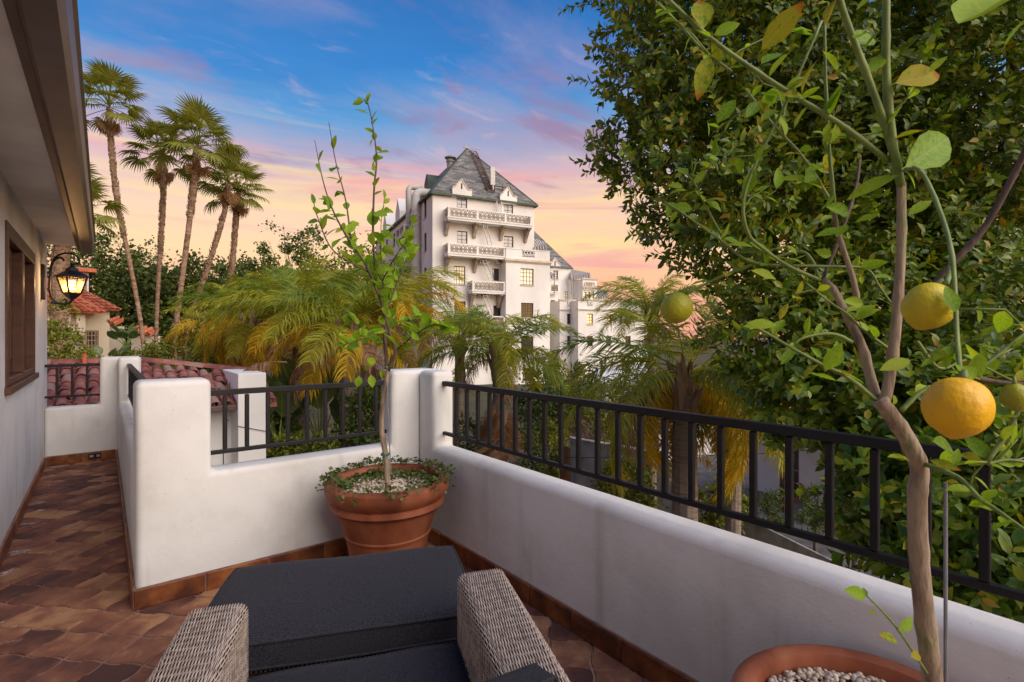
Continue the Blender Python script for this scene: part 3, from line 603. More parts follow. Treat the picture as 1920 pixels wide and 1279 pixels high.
def pebbles(name, label, c, R, z, n, s0, s1, keep=None):
    ico = bmesh.new(); bmesh.ops.create_icosphere(ico, subdivisions=1, radius=1); V = np.array([v.co[:] for v in ico.verts]); F = np.array([[v.index for v in f.verts] for f in ico.faces]); ico.free()
    vs = []; fs = []; k = 0; tries = 0
    while k < n and tries < n * 4:
        tries += 1
        r = R * math.sqrt(random.random()); a = random.uniform(0, 2 * PI); x, y = r * math.cos(a), r * math.sin(a)
        if keep and not keep(x, y): continue
        s = random.uniform(s0, s1); q = Euler((random.uniform(-.5, .5), random.uniform(-.5, .5), random.uniform(0, 6.3))).to_matrix()
        W = (V * np.array([s * random.uniform(.8, 1.3), s, s * random.uniform(.5, .8)])) @ np.array(q).T + np.array([c[0] + x, c[1] + y, z + random.uniform(-0.3, 0.8) * s])
        vs.append(W); fs.append(F + 12 * k); k += 1
    me = np_mesh(name, np.concatenate(vs), np.concatenate(fs), M['pebble'], True)
    return tag(mobj(name, me), label, 'gravel', kind='stuff')
PA = (1.33, 2.85); RA = 0.362; HA = 0.55
pot('plant_pot', 'large terracotta pot with rolled rim in the terrace corner, holding the sapling', PA, RA, HA, 0.205)
PB = (1.40, 0.40); RB = 0.315; HB = 0.50
pot('plant_pot', 'terracotta pot in the right foreground holding the fruiting lemon tree', PB, RB, HB, 0.19)
pebbles('gravel', 'pale pebbles covering the soil round the sapling', PA, RA - 0.078, HA * 0.92 + 0.004, 1500, 0.006, 0.013)
pebbles('gravel', 'pale pebbles covering the soil of the foreground lemon pot', PB, RB - 0.072, HB * 0.93 + 0.004, 2200, 0.005, 0.010)

# ------------------------------------------------------------------ leaves: shared templates
def leaf_mesh(name, material, w=0.24, curl=0.12, fold=0.10, wav=0.0):
    mb = MB(); ts = [0.0, 0.07, 0.22, 0.42, 0.62, 0.82, 0.95, 1.0]; ws = [0.02, 0.025, 0.62, 1.0, 0.96, 0.60, 0.2, 0.01]
    for i, (t, q) in enumerate(zip(ts, ws)):
        z = -curl * t * t + 0.03 * t; h = w * q
        k = wav * math.sin(i * 2.1)
        mb.v += [(-h, t, z + fold * q * (1 + k)), (0, t, z), (h, t, z + fold * q * (1 - k))]
    for i in range(len(ts) - 1):
        a = i * 3; mb.f += [(a, a + 1, a + 4, a + 3), (a + 1, a + 2, a + 5, a + 4)]
    return mb.mesh(name, material, smooth=True, fix=False)
LEAF = [leaf_mesh('leaf', M['leaf'], 0.23, 0.10, 0.07), leaf_mesh('leaf', M['leaf'], 0.26, 0.28, 0.10, 0.3), leaf_mesh('leaf', M['leaf'], 0.21, -0.10, 0.12, 0.2), leaf_mesh('leaf', M['leaf'], 0.28, 0.18, 0.05)]
LEAFY = [leaf_mesh('leaf', M['leaf_yellow'], 0.23, 0.12, 0.08), leaf_mesh('leaf', M['leaf_yellow'], 0.22, 0.25, 0.06, 0.1)]
def frame_of(base, d, n):
    y = d.normalized(); x = y.cross(n)
    if x.length < 1e-4: x = y.orthogonal()
    x.normalize(); z = x.cross(y); return Matrix(((x.x, y.x, z.x, base.x), (x.y, y.y, z.y, base.y), (x.z, y.z, z.z, base.z), (0, 0, 0, 1)))
def leaf_obj(parent, me, base, d, n, L, wscale=1.0):
    return mobj('leaf', me, parent, frame_of(Vector(base), Vector(d), Vector(n)) @ Matrix.Diagonal((L * wscale, L, L, 1)))
def rvec(s=1.0): return Vector((random.gauss(0, s), random.gauss(0, s), random.gauss(0, s)))
def stem(mb, pts, r0, r1, n=7, knob=0.0, k=5):
    c = curve(pts, k); m = len(c); rr = [(r0 + (r1 - r0) * i / (m - 1)) * (1 + (knob if i % 6 == 3 else 0)) for i in range(m)]
    mb.tube(c, rr, n); return c

# ------------------------------------------------------------------ sapling in the corner pot
SD = 2.93
def S_(X, Y, dd=0.0): return P(540 + X / 2.325, 170 + Y / 2.325, SD + dd)
sap = thing('citrus_sapling', 'slender young citrus tree growing from the corner terracotta pot', 'tree', (PA[0], PA[1], HA * 0.88))
tb = MB(); base = P(727, 897, SD); 
stem(tb, [base - Vector((0, 0, 0.05)), P(724, 860, SD), P(715, 800, SD), P(719, 745, SD), S_(430, 1255), S_(438, 1205)], 0.0165, 0.0125, 10)
tb.build('trunk', M['bark'], sap, smooth=True)
stems = []
def sst(pts, r0, r1, mt='bark_dark', nm='stem'):
    b = MB(); c = stem(b, pts, r0, r1, 7, 0.12); b.build(nm, M[mt], sap, smooth=True); stems.append(c); return c
sst([S_(433, 1215), S_(422, 1080, .02), S_(425, 990, .03), S_(400, 900, .02), S_(382, 780), S_(371, 640, -.03), S_(375, 440, -.03), S_(386, 300), S_(374, 180), S_(352, 70), S_(330, 38)], 0.011, 0.002)
sst([S_(436, 1225), S_(468, 1140, -.03), S_(448, 1075, -.05), S_(425, 985, -.05), S_(404, 915)], 0.011, 0.006)
sst([S_(402, 905), S_(340, 760, -.05), S_(270, 660, -.1), S_(195, 520, -.12), S_(152, 390, -.14), S_(116, 215, -.15)], 0.008, 0.0018)
sst([S_(275, 660, -.1), S_(252, 480, -.05), S_(208, 310, -.05), S_(178, 138, -.05)], 0.005, 0.0018)
sst([S_(350, 790, -.03), S_(200, 700, -.2), S_(132, 560, -.25), S_(108, 468, -.27)], 0.005, 0.0018)
sst([S_(428, 965), S_(495, 790, .08), S_(532, 680, .12), S_(547, 520, .15)], 0.005, 0.0018)
sst([S_(415, 860), S_(420, 700, .15), S_(405, 600, .2), S_(420, 470, .2)], 0.004, 0.0015)
sst([S_(410, 830), S_(470, 720, -.15), S_(530, 640, -.2)], 0.004, 0.0015)
sst([S_(468, 1135), S_(560, 1060, -.05), S_(640, 1020, -.1), S_(720, 1045, -.1)], 0.005, 0.0016)
sst([S_(430, 1020), S_(310, 1090, -.15), S_(235, 1110, -.2)], 0.004, 0.0015)
sst([S_(425, 985), S_(500, 1010, .2), S_(600, 985, .3)], 0.004, 0.0015)
sst([S_(420, 1100), S_(330, 1050, .2), S_(260, 980, .25)], 0.004, 0.0015)
sst([S_(390, 800), S_(300, 720, .15), S_(240, 600, .2)], 0.004, 0.0015)
nl = 0
for ci, c in enumerate(stems):
    n = {0: 48, 1: 6, 2: 30, 3: 16, 4: 16, 5: 24, 6: 20, 7: 18, 8: 30, 9: 22, 10: 26, 11: 22, 12: 20}[ci]
    for k in range(n):
        t = (k + random.random()) / n
        if ci == 0 and t < 0.25: t += 0.2
        if ci in (2, 3, 4) and t > 0.72 and random.random() < 0.7: continue
        f = t * (len(c) - 1); i = min(int(f), len(c) - 2); p = c[i].lerp(c[i + 1], f - i)
        ax = (c[i + 1] - c[i]).normalized(); d = (ax * 0.5 + rvec(0.6) + Vector((0, 0, 0.1))).normalized()
        L = random.uniform(0.055, 0.100) * (0.8 if t > 0.9 else 1)
        leaf_obj(sap, random.choice(LEAF), p, d, Vector((0, 0, 1)) + rvec(0.5) - FW * .3, L, random.uniform(1.05, 1.35)); nl += 1
for (X, Y) in ((330, 1195), (350, 1215), (385, 1190), (395, 1225), (360, 1235), (440, 1250), (310, 1240)):
    p = S_(X, Y); leaf_obj(sap, random.choice(LEAF), p, rvec() + Vector((0, 0, -.2)), -FW + rvec(.4), random.uniform(.05, .08), 1.2)
stk = MB(); stk.tube([P(733, 890, SD - .02), P(725, 715, SD - .01)], 0.0035, 6); tag(stk.build('plant_stake', M['stake']), 'thin grey stake tied against the sapling trunk', 'stake')
ti = MB(); tp = P(722, 852, SD); ti.lathe([(0.0215, -0.006), (0.024, -0.006), (0.024, 0.006), (0.0215, 0.006)], tp, 14, True); tag(ti.build('plant_tie', M['tie']), 'small green tie round the sapling trunk', 'tie')

# creeping ground cover spilling over the rim
def scatter(base, d, n, L, wr, tmpl='leaf8'):
    """joined leaf mesh arrays from numpy rows"""
    d = d / np.linalg.norm(d, axis=1, keepdims=True); x = np.cross(d, n); x /= (np.linalg.norm(x, axis=1, keepdims=True) + 1e-9); z = np.cross(x, d)
    if tmpl == 'leaf8':
        T = np.array([[0, 0, 0], [0, .38, -.03], [0, .74, -.06], [0, 1, -.14], [-.8, .26, .03], [-.85, .62, .02], [.8, .26, .03], [.85, .62, .02]])
        F = np.array([[0, 6, 1], [1, 6, 7], [1, 7, 2], [2, 7, 3], [0, 1, 4], [1, 5, 4], [1, 2, 5], [2, 3, 5]])
    else:
        T = np.array([[0, 0, 0], [.9, .5, .08], [0, 1, -.05], [-.9, .5, .08]]); F = np.array([[0, 1, 2], [0, 2, 3]])
    W = T[None, :, 0:1] * (wr * L)[:, None, None] * x[:, None, :] + T[None, :, 1:2] * L[:, None, None] * d[:, None, :] + T[None, :, 2:3] * L[:, None, None] * z[:, None, :] + base[:, None, :]
    k = len(T); Fi = F[None] + (np.arange(len(base)) * k)[:, None, None]
    return W.reshape(-1, 3), Fi.reshape(-1, 3)
n = 2700; a = RNG.uniform(0, 2 * PI, n); wgt = 0.5 + 0.5 * np.cos(a - rad(45)); keep = RNG.random(n) < 0.35 + 0.75 * wgt; a = a[keep]; n = len(a)
thick = 0.028 + 0.075 * (0.5 + 0.5 * np.cos(a - rad(50)))
rr = RA - 0.07 - np.abs(RNG.normal(0, 1, n)) * thick * 0.8 + (RNG.random(n) < 0.34) * RNG.uniform(0.04, 0.12, n)
clump = 0.6 + 0.4 * np.sin(a * 9 + 1) * np.sin(a * 5)
zz = HA * 0.91 + RNG.uniform(0.0, 0.045, n) * clump + 0.01 + (rr > RA - 0.075) * 0.062 - np.clip(rr - RA + 0.01, 0, 1) * RNG.uniform(0.3, 1.6, n)
base = np.stack([PA[0] + rr * np.cos(a), PA[1] + rr * np.sin(a), zz], 1)
ok = base[:, 0] < XR - 0.01; ok &= base[:, 1] < YF - 0.01; base = base[ok]; n = len(base)
dirs = RNG.normal(0, 1, (n, 3)); nn = RNG.normal(0, .5, (n, 3)) + [0, 0, 1]
V_, F_ = scatter(base, dirs, nn, RNG.uniform(0.014, 0.030, n), np.full(n, 0.6), 'q')
tag(mobj('ground_cover', np_mesh('ground_cover', V_, F_, M['cover'])), 'small-leaved creeper spilling over the rim of the corner pot', 'plant', kind='stuff')

# ------------------------------------------------------------------ wicker armchair and ottoman
CH = Matrix.Translation((0.62, 1.54, 0)) @ Matrix.Rotation(rad(-22), 4, 'Z')
def thing_m(name, label, cat, m):
    o = thing(name, label, cat); o.matrix_basis = m; return o
def local(mb, name, m, parent, W, **k): me = mb.mesh(name, m, **k); return mobj(name, me, parent, W)
def weave(x0, x1, y0, y1, z0, z1, pitch=0.0036, stake=0.026, bits='tio'):
    """strands running along y over the top, inner and outer side of a box arm, turning down over its front"""
    vs = []; fs = []; amp = 0.0030; step = 0.0087
    rc = 0.02
    # perimeter path in xz: from inner bottom up, over, to the outer bottom
    per = [(x0, z0)] + [(x0, z) for z in np.arange(z0 + .02, z1 - rc, .02)]
    per += [(x0 + rc - rc * math.cos(t), z1 - rc + rc * math.sin(t)) for t in np.linspace(0, PI / 2, 6)]
    per += [(x, z1) for x in np.arange(x0 + rc + .01, x1 - rc, .01)]
    per += [(x1 - rc + rc * math.sin(t), z1 - rc + rc * math.cos(t)) for t in np.linspace(0, PI / 2, 6)]
    per += [(x1, z) for z in np.arange(z1 - rc - .02, z0, -.02)]
    per = np.array(per); seg = np.linalg.norm(np.diff(per, axis=0), axis=1); cum = np.concatenate([[0], np.cumsum(seg)])
    ns = int(cum[-1] / pitch); ys = np.arange(y0, y1 + 1e-6, step); k = 0
    for i in range(ns):
        s = (i + .5) * pitch; x = np.interp(s, cum, per[:, 0]); z = np.interp(s, cum, per[:, 1])
        s2 = min(s + .004, cum[-1]); s1 = max(s - .004, 0)
        tx, tz = np.interp(s2, cum, per[:, 0]) - np.interp(s1, cum, per[:, 0]), np.interp(s2, cum, per[:, 1]) - np.interp(s1, cum, per[:, 1])
        l = math.hypot(tx, tz); tx /= l; tz /= l; nx, nz = -tz, tx      # outward
        off = amp * np.sin(PI * ys / stake + PI * (i % 2)) + amp
        path = np.stack([x + nx * off, ys, z + nz * off], 1)
        if z > z1 - 0.004:                                              # turns down over the front end
            q = np.arange(step, z1 - z0, step); o2 = amp * np.sin(PI * q / stake + PI * (i % 2)) + amp
            path = np.concatenate([path, np.stack([np.full(len(q), x), y1 + 0.004 + o2, z1 - q], 1)])
        hw = pitch * 0.42; t3 = np.array([tx, 0, tz]) * hw; n3 = np.array([nx, 0, nz]) * 0.0016
        m = len(path); A = path - t3; B = path + n3; C = path + t3
        vs.append(np.stack([A, B, C], 1).reshape(-1, 3)); b = np.arange(m - 1) * 3 + k
        fs.append(np.concatenate([np.stack([b, b + 1, b + 4, b + 3], 1), np.stack([b + 1, b + 2, b + 5, b + 4], 1)])); k += m * 3
    return np.concatenate(vs), np.concatenate(fs)
ch = thing_m('armchair', 'woven grey-brown wicker armchair with charcoal cushions in the foreground', 'armchair', CH)
IW, AW, AZ = 0.315, 0.145, 0.62
for sgn in (-1, 1):
    x0, x1 = (IW, IW + AW) if sgn > 0 else (-IW - AW, -IW)
    cb = MB(); cb.box(x0 + .003, x1 - .003, -0.85, -0.003, 0.03, AZ - 0.003); arm = local(cb, 'arm', M['wicker_core'], ch, CH, bevel=0.018, bseg=3)
    V_, F_ = weave(x0, x1, -0.80, 0.0, 0.22, AZ)
    wv = mobj('weave', np_mesh('weave', V_, F_, M['wicker'], True), arm, CH); wv['kind'] = 'stuff'
fp = MB(); fp.box(-IW + .002, IW - .002, -0.80, -0.02, 0.05, 0.27); local(fp, 'seat_base', M['wicker_core'], ch, CH, bevel=0.01)
bk = MB(); bk.box(-IW + .002, IW - .002, -0.93, -0.79, 0.05, 0.70); local(bk, 'backrest', M['wicker_core'], ch, CH, bevel=0.02, bseg=3)
for (x, y) in ((-.40, -.05), (.40, -.05), (-.40, -.80), (.40, -.80)):
    lg = MB(); lg.box(x - .03, x + .03, y - .03, y + .03, 0.0, 0.04); local(lg, 'leg', M['wicker_core'], ch, CH)
def cushion(name, parent, W, w, d, h, loc, rot=(0, 0, 0), bev=0.032, pipe=True):
    m = W @ Matrix.Translation(loc) @ Euler(rot).to_matrix().to_4x4()
    nx, ny = 22, 16; mb = MB()
    def lay(z, sgn):
        b = len(mb.v)
        for j in range(ny + 1):
            for i in range(nx + 1):
                s, t = 2 * i / nx - 1, 2 * j / ny - 1
                s = math.copysign(1 - (1 - abs(s)) ** 1.5, s); t = math.copysign(1 - (1 - abs(t)) ** 1.5, t)
                c = 1 - 0.02 * (s * s * t * t)
                ed = max(0, 1 - (1 - abs(s)) * w / 2 / bev) ** 2 + max(0, 1 - (1 - abs(t)) * d / 2 / bev) ** 2
                bul = 0.010 * (1 - s ** 4) * (1 - t ** 4) + 0.003 * math.sin(5 * s + 1.3) * math.sin(4 * t + .4)
                mb.v.append((s * w / 2 * c, t * d / 2 * c, sgn * (h / 2 - 0.35 * bev * min(1, ed)) + sgn * bul))
        return b
    a = lay(0, 1); b = lay(0, -1); q = nx + 1
    for j in range(ny):
        for i in range(nx):
            mb.f.append((a + j * q + i, a + j * q + i + 1, a + (j + 1) * q + i + 1, a + (j + 1) * q + i)); mb.f.append((b + j * q + i, b + (j + 1) * q + i, b + (j + 1) * q + i + 1, b + j * q + i + 1))
    edge = [j for j in range(q)] + [j * q + nx for j in range(1, ny + 1)] + [ny * q + i for i in reversed(range(nx))] + [j * q for j in reversed(range(1, ny))]
    for i in range(len(edge)):
        e0, e1 = edge[i], edge[(i + 1) % len(edge)]; mb.f.append((a + e1, a + e0, b + e0, b + e1))
    me = mb.mesh(name, M['cushion']); auto_smooth(me, 0.9); o = mobj(name, me, parent, m)
    if pipe:
        pm = MB(); r = 0.0048
        for bb in (a, b):
            pts = [Vector(mb.v[bb + e]) for e in edge]; pts.append(pts[0]); pm.tube(pts, r, 6, False)
        pe = pm.mesh('piping', M['cushion'], smooth=True); mobj('piping', pe, o, m)
    return o
cushion('seat_cushion', ch, CH, 2 * IW - 0.012, 0.70, 0.14, (0, -0.36, 0.345))
cushion('back_cushion', ch, CH, 0.64, 0.44, 0.15, (0.12, -0.71, 0.425), (rad(68), rad(-9), rad(4)))
OM = Matrix.Translation((0.73, 1.945, 0)) @ Matrix.Rotation(rad(-24), 4, 'Z')
ot = thing_m('ottoman', 'low wicker ottoman with a wide charcoal cushion between the armchair and the corner pot', 'ottoman', OM)
ob = MB(); ob.box(-.44, .44, -.27, .27, 0.04, 0.312); local(ob, 'base', M['wicker_core'], ot, OM, bevel=0.015, bseg=2)
V1, F1 = weave(-.446, .446, -.275, .278, 0.06, 0.318, pitch=0.007); wv = mobj('weave', np_mesh('weave', V1, F1, M['wicker'], True), ot, OM); wv['kind'] = 'stuff'
for (x, y) in ((-.4, -.23), (.4, -.23), (-.4, .23), (.4, .23)):
    lg = MB(); lg.box(x - .025, x + .025, y - .025, y + .025, 0.0, 0.05); local(lg, 'leg', M['wicker_core'], ot, OM)
cushion('cushion', ot, OM, 0.93, 0.60, 0.105, (0, 0, 0.385))

# ------------------------------------------------------------------ the lemon tree in the foreground
LD = 1.12
lt = thing('lemon_tree', 'fruiting lemon tree with grey-brown forked trunk in the right foreground pot', 'tree', (PB[0], PB[1], HB * 0.88))
tk = MB()
trunk_pts = [P(1757, 1370, 1.17), P(1748, 1270, 1.16), P(1733, 1150, 1.14), P(1722, 1030, 1.13), P(1720, 930, 1.12), P(1724, 880, 1.12), P(1705, 830, 1.11), P(1672, 780, 1.11), P(1650, 750, 1.11)]
stem(tk, trunk_pts, 0.0205, 0.0155, 14, 0.10); tr = tk.build('trunk', M['bark'], lt, smooth=True)
LB = []
def br_(pts, r0, r1, m='green_stem', d=LD, dd=None, n=7, leaves=0, knob=0.12, nm='branch'):
    k = len(pts); q = []
    for i, p in enumerate(pts):
        dep = p[2] if len(p) > 2 else d + (dd or 0) * i / max(1, k - 1)
        q.append(P(p[0], p[1], dep))
    b = MB(); c = stem(b, q, r0 * .82, r1 * .85, n, knob + .06); b.build(nm, M[m], lt, smooth=True); LB.append((c, leaves)); return c
br_([(1655, 757), (1640, 735), (1616, 650), (1592, 600), (1566, 548), (1545, 524)], 0.0140, 0.0085, 'bark', dd=0.12, n=10, nm='limb')
br_([(1650, 758), (1662, 740), (1676, 650), (1684, 560), (1690, 450), (1690, 345)], 0.0145, 0.010, 'bark', dd=-0.02, n=10, nm='limb')
br_([(1690, 350), (1676, 280), (1663, 160), (1661, 70), (1663, -60)], 0.0105, 0.0085, dd=-.06, d=1.10, leaves=3)
br_([(1675, 290), (1655, 220), (1612, 105), (1574, 0), (1560, -60)], 0.0090, 0.007, dd=-.08, d=1.10, leaves=2)
br_([(1668, 303), (1580, 236), (1505, 190), (1420, 135), (1330, 70), (1245, -8)], 0.0075, 0.005, dd=.02, d=1.10, leaves=7)
br_([(1372, 135), (1320, 95), (1282, 55), (1235, 5)], 0.0042, 0.003, d=1.14, dd=.05, leaves=2)
br_([(1537, 525), (1480, 500), (1430, 466), (1402, 436), (1394, 375), (1420, 300), (1460, 220), (1482, 175), (1540, 40)], 0.0055, 0.0035, d=1.22, dd=-.1, leaves=5)
br_([(1562, 385), (1505, 295), (1455, 240), (1400, 170)], 0.0055, 0.003, d=1.2, dd=.05, leaves=6)
br_([(1566, 400), (1555, 285), (1548, 150), (1546, 40)], 0.0055, 0.0035, d=1.18, dd=-.02, leaves=4)
br_([(1610, 590), (1600, 525), (1572, 440), (1562, 385)], 0.0085, 0.006, 'bark', d=1.2, n=8)
br_([(1542, 525), (1580, 430), (1605, 350), (1612, 300)], 0.0055, 0.004, 'bark_dark', d=1.24, dd=.1)
br_([(1720, 600), (1755, 528), (1840, 435), (1900, 330), (1932, 260)], 0.0085, 0.0065, 'bark_dark', d=1.14, dd=-.12, n=8)
br_([(1692, 318), (1725, 320), (1760, 390), (1785, 480), (1795, 640), (1803, 712)], 0.0056, 0.0032, d=1.08, dd=-.42, n=8, leaves=2)
br_([(1786, 485), (1780, 515), (1772, 535)], 0.005, 0.005, d=0.86, dd=-.05)
br_([(1537, 524), (1520, 485), (1496, 472), (1430, 490), (1360, 515), (1296, 546), (1287, 549)], 0.0052, 0.0035, d=1.22, dd=.08, leaves=2)
br_([(1480, 500), (1405, 490), (1350, 450), (1280, 400), (1245, 378)], 0.0045, 0.003, d=1.24, dd=.05, leaves=4)
br_([(1352, 440), (1320, 380), (1300, 340), (1285, 325)], 0.0035, 0.002, d=1.28, leaves=4)
br_([(1480, 498), (1560, 500), (1625, 505), (1650, 540), (1672, 570)], 0.0042, 0.003, d=1.22, leaves=2)
br_([(1642, 750), (1592, 709), (1544, 685), (1480, 650), (1438, 625), (1396, 603)], 0.0062, 0.003, d=1.12, dd=.06, leaves=5)
br_([(1598, 642), (1570, 628), (1541, 626), (1505, 634), (1490, 645)], 0.005, 0.003, d=1.14, leaves=2)
br_([(1668, 655), (1620, 620), (1590, 590), (1560, 570), (1510, 530)], 0.004, 0.003, d=1.18, leaves=3)
br_([(1720, 640), (1760, 690), (1800, 678), (1810, 676)], 0.004, 0.003, d=1.06)
br_([(1735, 871), (1796, 895), (1834, 932), (1880, 965), (1930, 1000)], 0.0065, 0.004, d=1.1, dd=-.2, leaves=4)
br_([(1850, 868), (1897, 797), (1918, 746), (1940, 690)], 0.0055, 0.004, d=0.95, leaves=3)
br_([(1818, 705), (1863, 672), (1916, 629), (1950, 600)], 0.0042, 0.003, d=.9, leaves=2)
br_([(1690, 770), (1720, 740), (1745, 725)], 0.0065, 0.005, d=1.1, leaves=1)
br_([(1820, 707), (1870, 716), (1930, 722)], 0.0048, 0.004, 'bark_dark', d=.85, leaves=2)
br_([(1850, 870), (1890, 862), (1930, 868)], 0.004, 0.003, d=.95, leaves=3)
br_([(1700, 860), (1690, 830), (1680, 800), (1655, 770)], 0.005, 0.004, d=1.13)
br_([(1738, 1262), (1690, 1190), (1658, 1150), (1626, 1118)], 0.0032, 0.002, d=1.12, dd=-.03, nm='shoot')
# leaves read off one by one: base, tip (photo pixels), width factor, depth, kind
LL = [(1422, 100, 1508, 2, 1.0, 1.02, 'y'), (1548, 52, 1566, -8, 1.5, 1.05, 'y'), (1320, 58, 1312, -6, 1.4, 1.08, 'y'), (1335, 68, 1388, 42, 1.5, 1.1, 'g'), (1480, 62, 1524, 48, 1.5, 1.15, 'g'),
      (1425, 122, 1466, 92, 1.2, 1.12, 'g'), (1572, 136, 1546, 94, 2.0, 1.12, 'g'), (1330, 100, 1309, 184, 0.9, 1.1, 'y'), (1382, 184, 1344, 230, 1.3, 1.15, 'g'), (1425, 190, 1396, 226, 1.5, 1.16, 'g'), (1505, 180, 1470, 176, 1.2, 1.1, 'y'),
      (1503, 180, 1519, 110, 0.8, 1.09, 'y'), (1692, 326, 1585, 372, 0.75, 1.05, 'g'), (1690, 318, 1790, 252, 1.1, 1.02, 'g'), (1672, 158, 1770, 134, 1.3, 1.05, 'y'), (1894, -4, 1790, 84, 1.0, 0.85, 'g'), (1930, 30, 1878, 88, 1.6, 0.85, 'g'), (1586, 80, 1646, 70, 1.2, 1.08, 'g'),
      (1510, 330, 1542, 304, 1.7, 1.15, 'g'), (1512, 338, 1455, 334, 1.0, 1.16, 'g'), (1595, 402, 1540, 392, 1.1, 1.12, 'g'), (1700, 406, 1748, 374, 1.0, 1.05, 'g'), (1298, 346, 1326, 318, 1.0, 1.28, 'g'), (1282, 352, 1253, 344, 1.2, 1.28, 'g'), (1290, 358, 1256, 356, 1.0, 1.28, 'g'),
      (1280, 396, 1244, 378, 1.1, 1.29, 'g'), (1300, 392, 1262, 386, 1.1, 1.29, 'g'), (1310, 392, 1332, 386, 1.3, 1.28, 'g'), (1356, 446, 1395, 464, 1.2, 1.26, 'g'), (1405, 506, 1450, 528, 1.3, 1.2, 'g'), (1700, 322, 1722, 352, 1.8, 1.02, 'g'), (1670, 322, 1660, 318, 1.0, 1.0, 'g'),
      (1590, 420, 1568, 440, 1.0, 1.12, 'g'), (1600, 418, 1650, 408, 1.1, 1.14, 'g'), (1590, 432, 1530, 440, .9, 1.13, 'g'), (1560, 480, 1534, 470, 1.5, 1.2, 'g'), (1545, 700, 1578, 642, 1.0, 1.1, 'g'), (1572, 715, 1516, 706, 0.9, 1.1, 'g'), (1540, 672, 1524, 650, 1.0, 1.12, 'g'),
      (1676, 760, 1680, 742, 3.0, 1.1, 'g'), (1745, 826, 1795, 848, 1.3, 1.0, 'g'), (1795, 852, 1855, 864, .9, 0.98, 'y'), (1740, 862, 1802, 880, .8, 1.0, 'y'), (1800, 905, 1772, 902, 2.0, 1.0, 'y'), (1708, 866, 1670, 848, 1.2, 1.08, 'g'), (1700, 862, 1672, 854, 1.6, 1.08, 'y'),
      (1912, 782, 1876, 778, 1.0, .9, 'y'), (1460, 610, 1396, 606, .9, 1.1, 'g'), (1620, 570, 1575, 566, 1.0, 1.16, 'g'), (1625, 1118, 1586, 1106, 1.1, 1.1, 'g'), (1622, 1120, 1620, 1101, 2.2, 1.1, 'g'), (1645, 1150, 1628, 1146, 1.2, 1.1, 'y'), (1682, 1184, 1716, 1160, 1.1, 1.1, 'g'), (1684, 1204, 1650, 1190, 1.1, 1.1, 'y'), (1706, 1232, 1732, 1226, 1.5, 1.1, 'y')]
for (bu, bv, tu, tv, w, d, kd) in LL:
    a = P(bu, bv, d); q = random.uniform(-0.05, 0.05) * math.hypot(tu - bu, tv - bv) / 80; b = P(tu, tv, d + q); L = (b - a).length
    leaf_obj(lt, random.choice(LEAFY if kd == 'y' else LEAF), a, b - a, -FW * 0.8 + Vector((0, 0, 0.6)) + rvec(0.35), L, 0.8 + 0.3 * (min(w, 2.0) - 0.8))
for c, n in LB:
    for k in range(n * 2):
        f = random.uniform(0.1, 0.98) * (len(c) - 1); i = min(int(f), len(c) - 2); p = c[i].lerp(c[i + 1], f - i)
        leaf_obj(lt, random.choice(LEAF + LEAF + LEAFY), p, rvec(0.7) + RT * random.uniform(-.6, .6) + Vector((0, 0, .2)), Vector((0, 0, 1)) + rvec(.5) - FW * .4, random.uniform(0.034, 0.064), random.uniform(.75, 1.05))
for k in range(36):                  # fine side twigs, each with a few small leaves
    c, n_ = random.choice([q for q in LB if q[1] >= 2]); f = random.uniform(.15, .95) * (len(c) - 1); i = min(int(f), len(c) - 2); p = c[i].lerp(c[i + 1], f - i)
    d = (RT * random.uniform(-1, 1) + Vector((0, 0, random.uniform(-.3, 1))) + FW * random.uniform(-.3, .5)).normalized(); l = random.uniform(.05, .15); q = [p, p + d * l * .5 + rvec(.008), p + d * l + rvec(.012)]
    twg = MB(); twg.tube(q, [.0022, .0017, .0009], 5); twg.build('twig', M['green_stem'], lt, smooth=True)
    for m_ in range(3):
        b_ = q[1].lerp(q[2], m_ / 2); leaf_obj(lt, random.choice(LEAF + LEAF + LEAFY[:1]), b_, d * .6 + rvec(.6), Vector((0, 0, 1)) - FW * .4 + rvec(.4), random.uniform(.028, .052), random.uniform(.7, 1.0))
def lemon(c, r, ax, m, el=1.14, lump=0.02):
    mb = MB(); n, k = 28, 22; ax = Vector(ax).normalized(); X = ax.orthogonal().normalized(); Y = ax.cross(X); c = Vector(c)
    for i in range(k + 1):
        t = PI * i / k
        for j in range(n):
            a = 2 * PI * j / n
            q = r * (math.sin(t) ** 0.92) * (1 + lump * math.sin(3 * a + 2 * t + r * 90) + lump * 0.7 * math.sin(5 * a - 3 * t) + lump * .4 * math.sin(8 * a + 5 * t)); h = -math.cos(t) * r * el
            if i >= k - 2: h += r * 0.09 * (i - k + 3) / 2.0
            mb.v.append(tuple(c + ax * h + X * (q * math.cos(a)) + Y * (q * math.sin(a))))
    for i in range(k):
        for j in range(n): mb.f.append((i * n + j, i * n + (j + 1) % n, (i + 1) * n + (j + 1) % n, (i + 1) * n + j))
    me = mb.mesh('lemon', M[m], smooth=True); lo = mobj('lemon', me, lt)
    cb = MB(); e = c - ax * (r * el * 0.98); cb.tube([e + ax * .002, e - ax * .003, e - ax * .012], [r * .20, r * .16, r * .07], 7); cb.build('calyx', M['green_stem'], lo, smooth=True); return lo
tag(lemon(P(1795, 763, 0.66), 0.0365, RT * -.2 + Vector((0, 0, -1)), 'lemon', 1.04, 0.03), 'largest lemon, ripe orange-yellow and lumpy')
tag(lemon(P(1741, 574, 0.82), 0.0355, RT * -.45 + Vector((0, 0, -.9)), 'lemon2', 1.06, 0.024), 'yellow-green lemon hanging beside the upright limb')
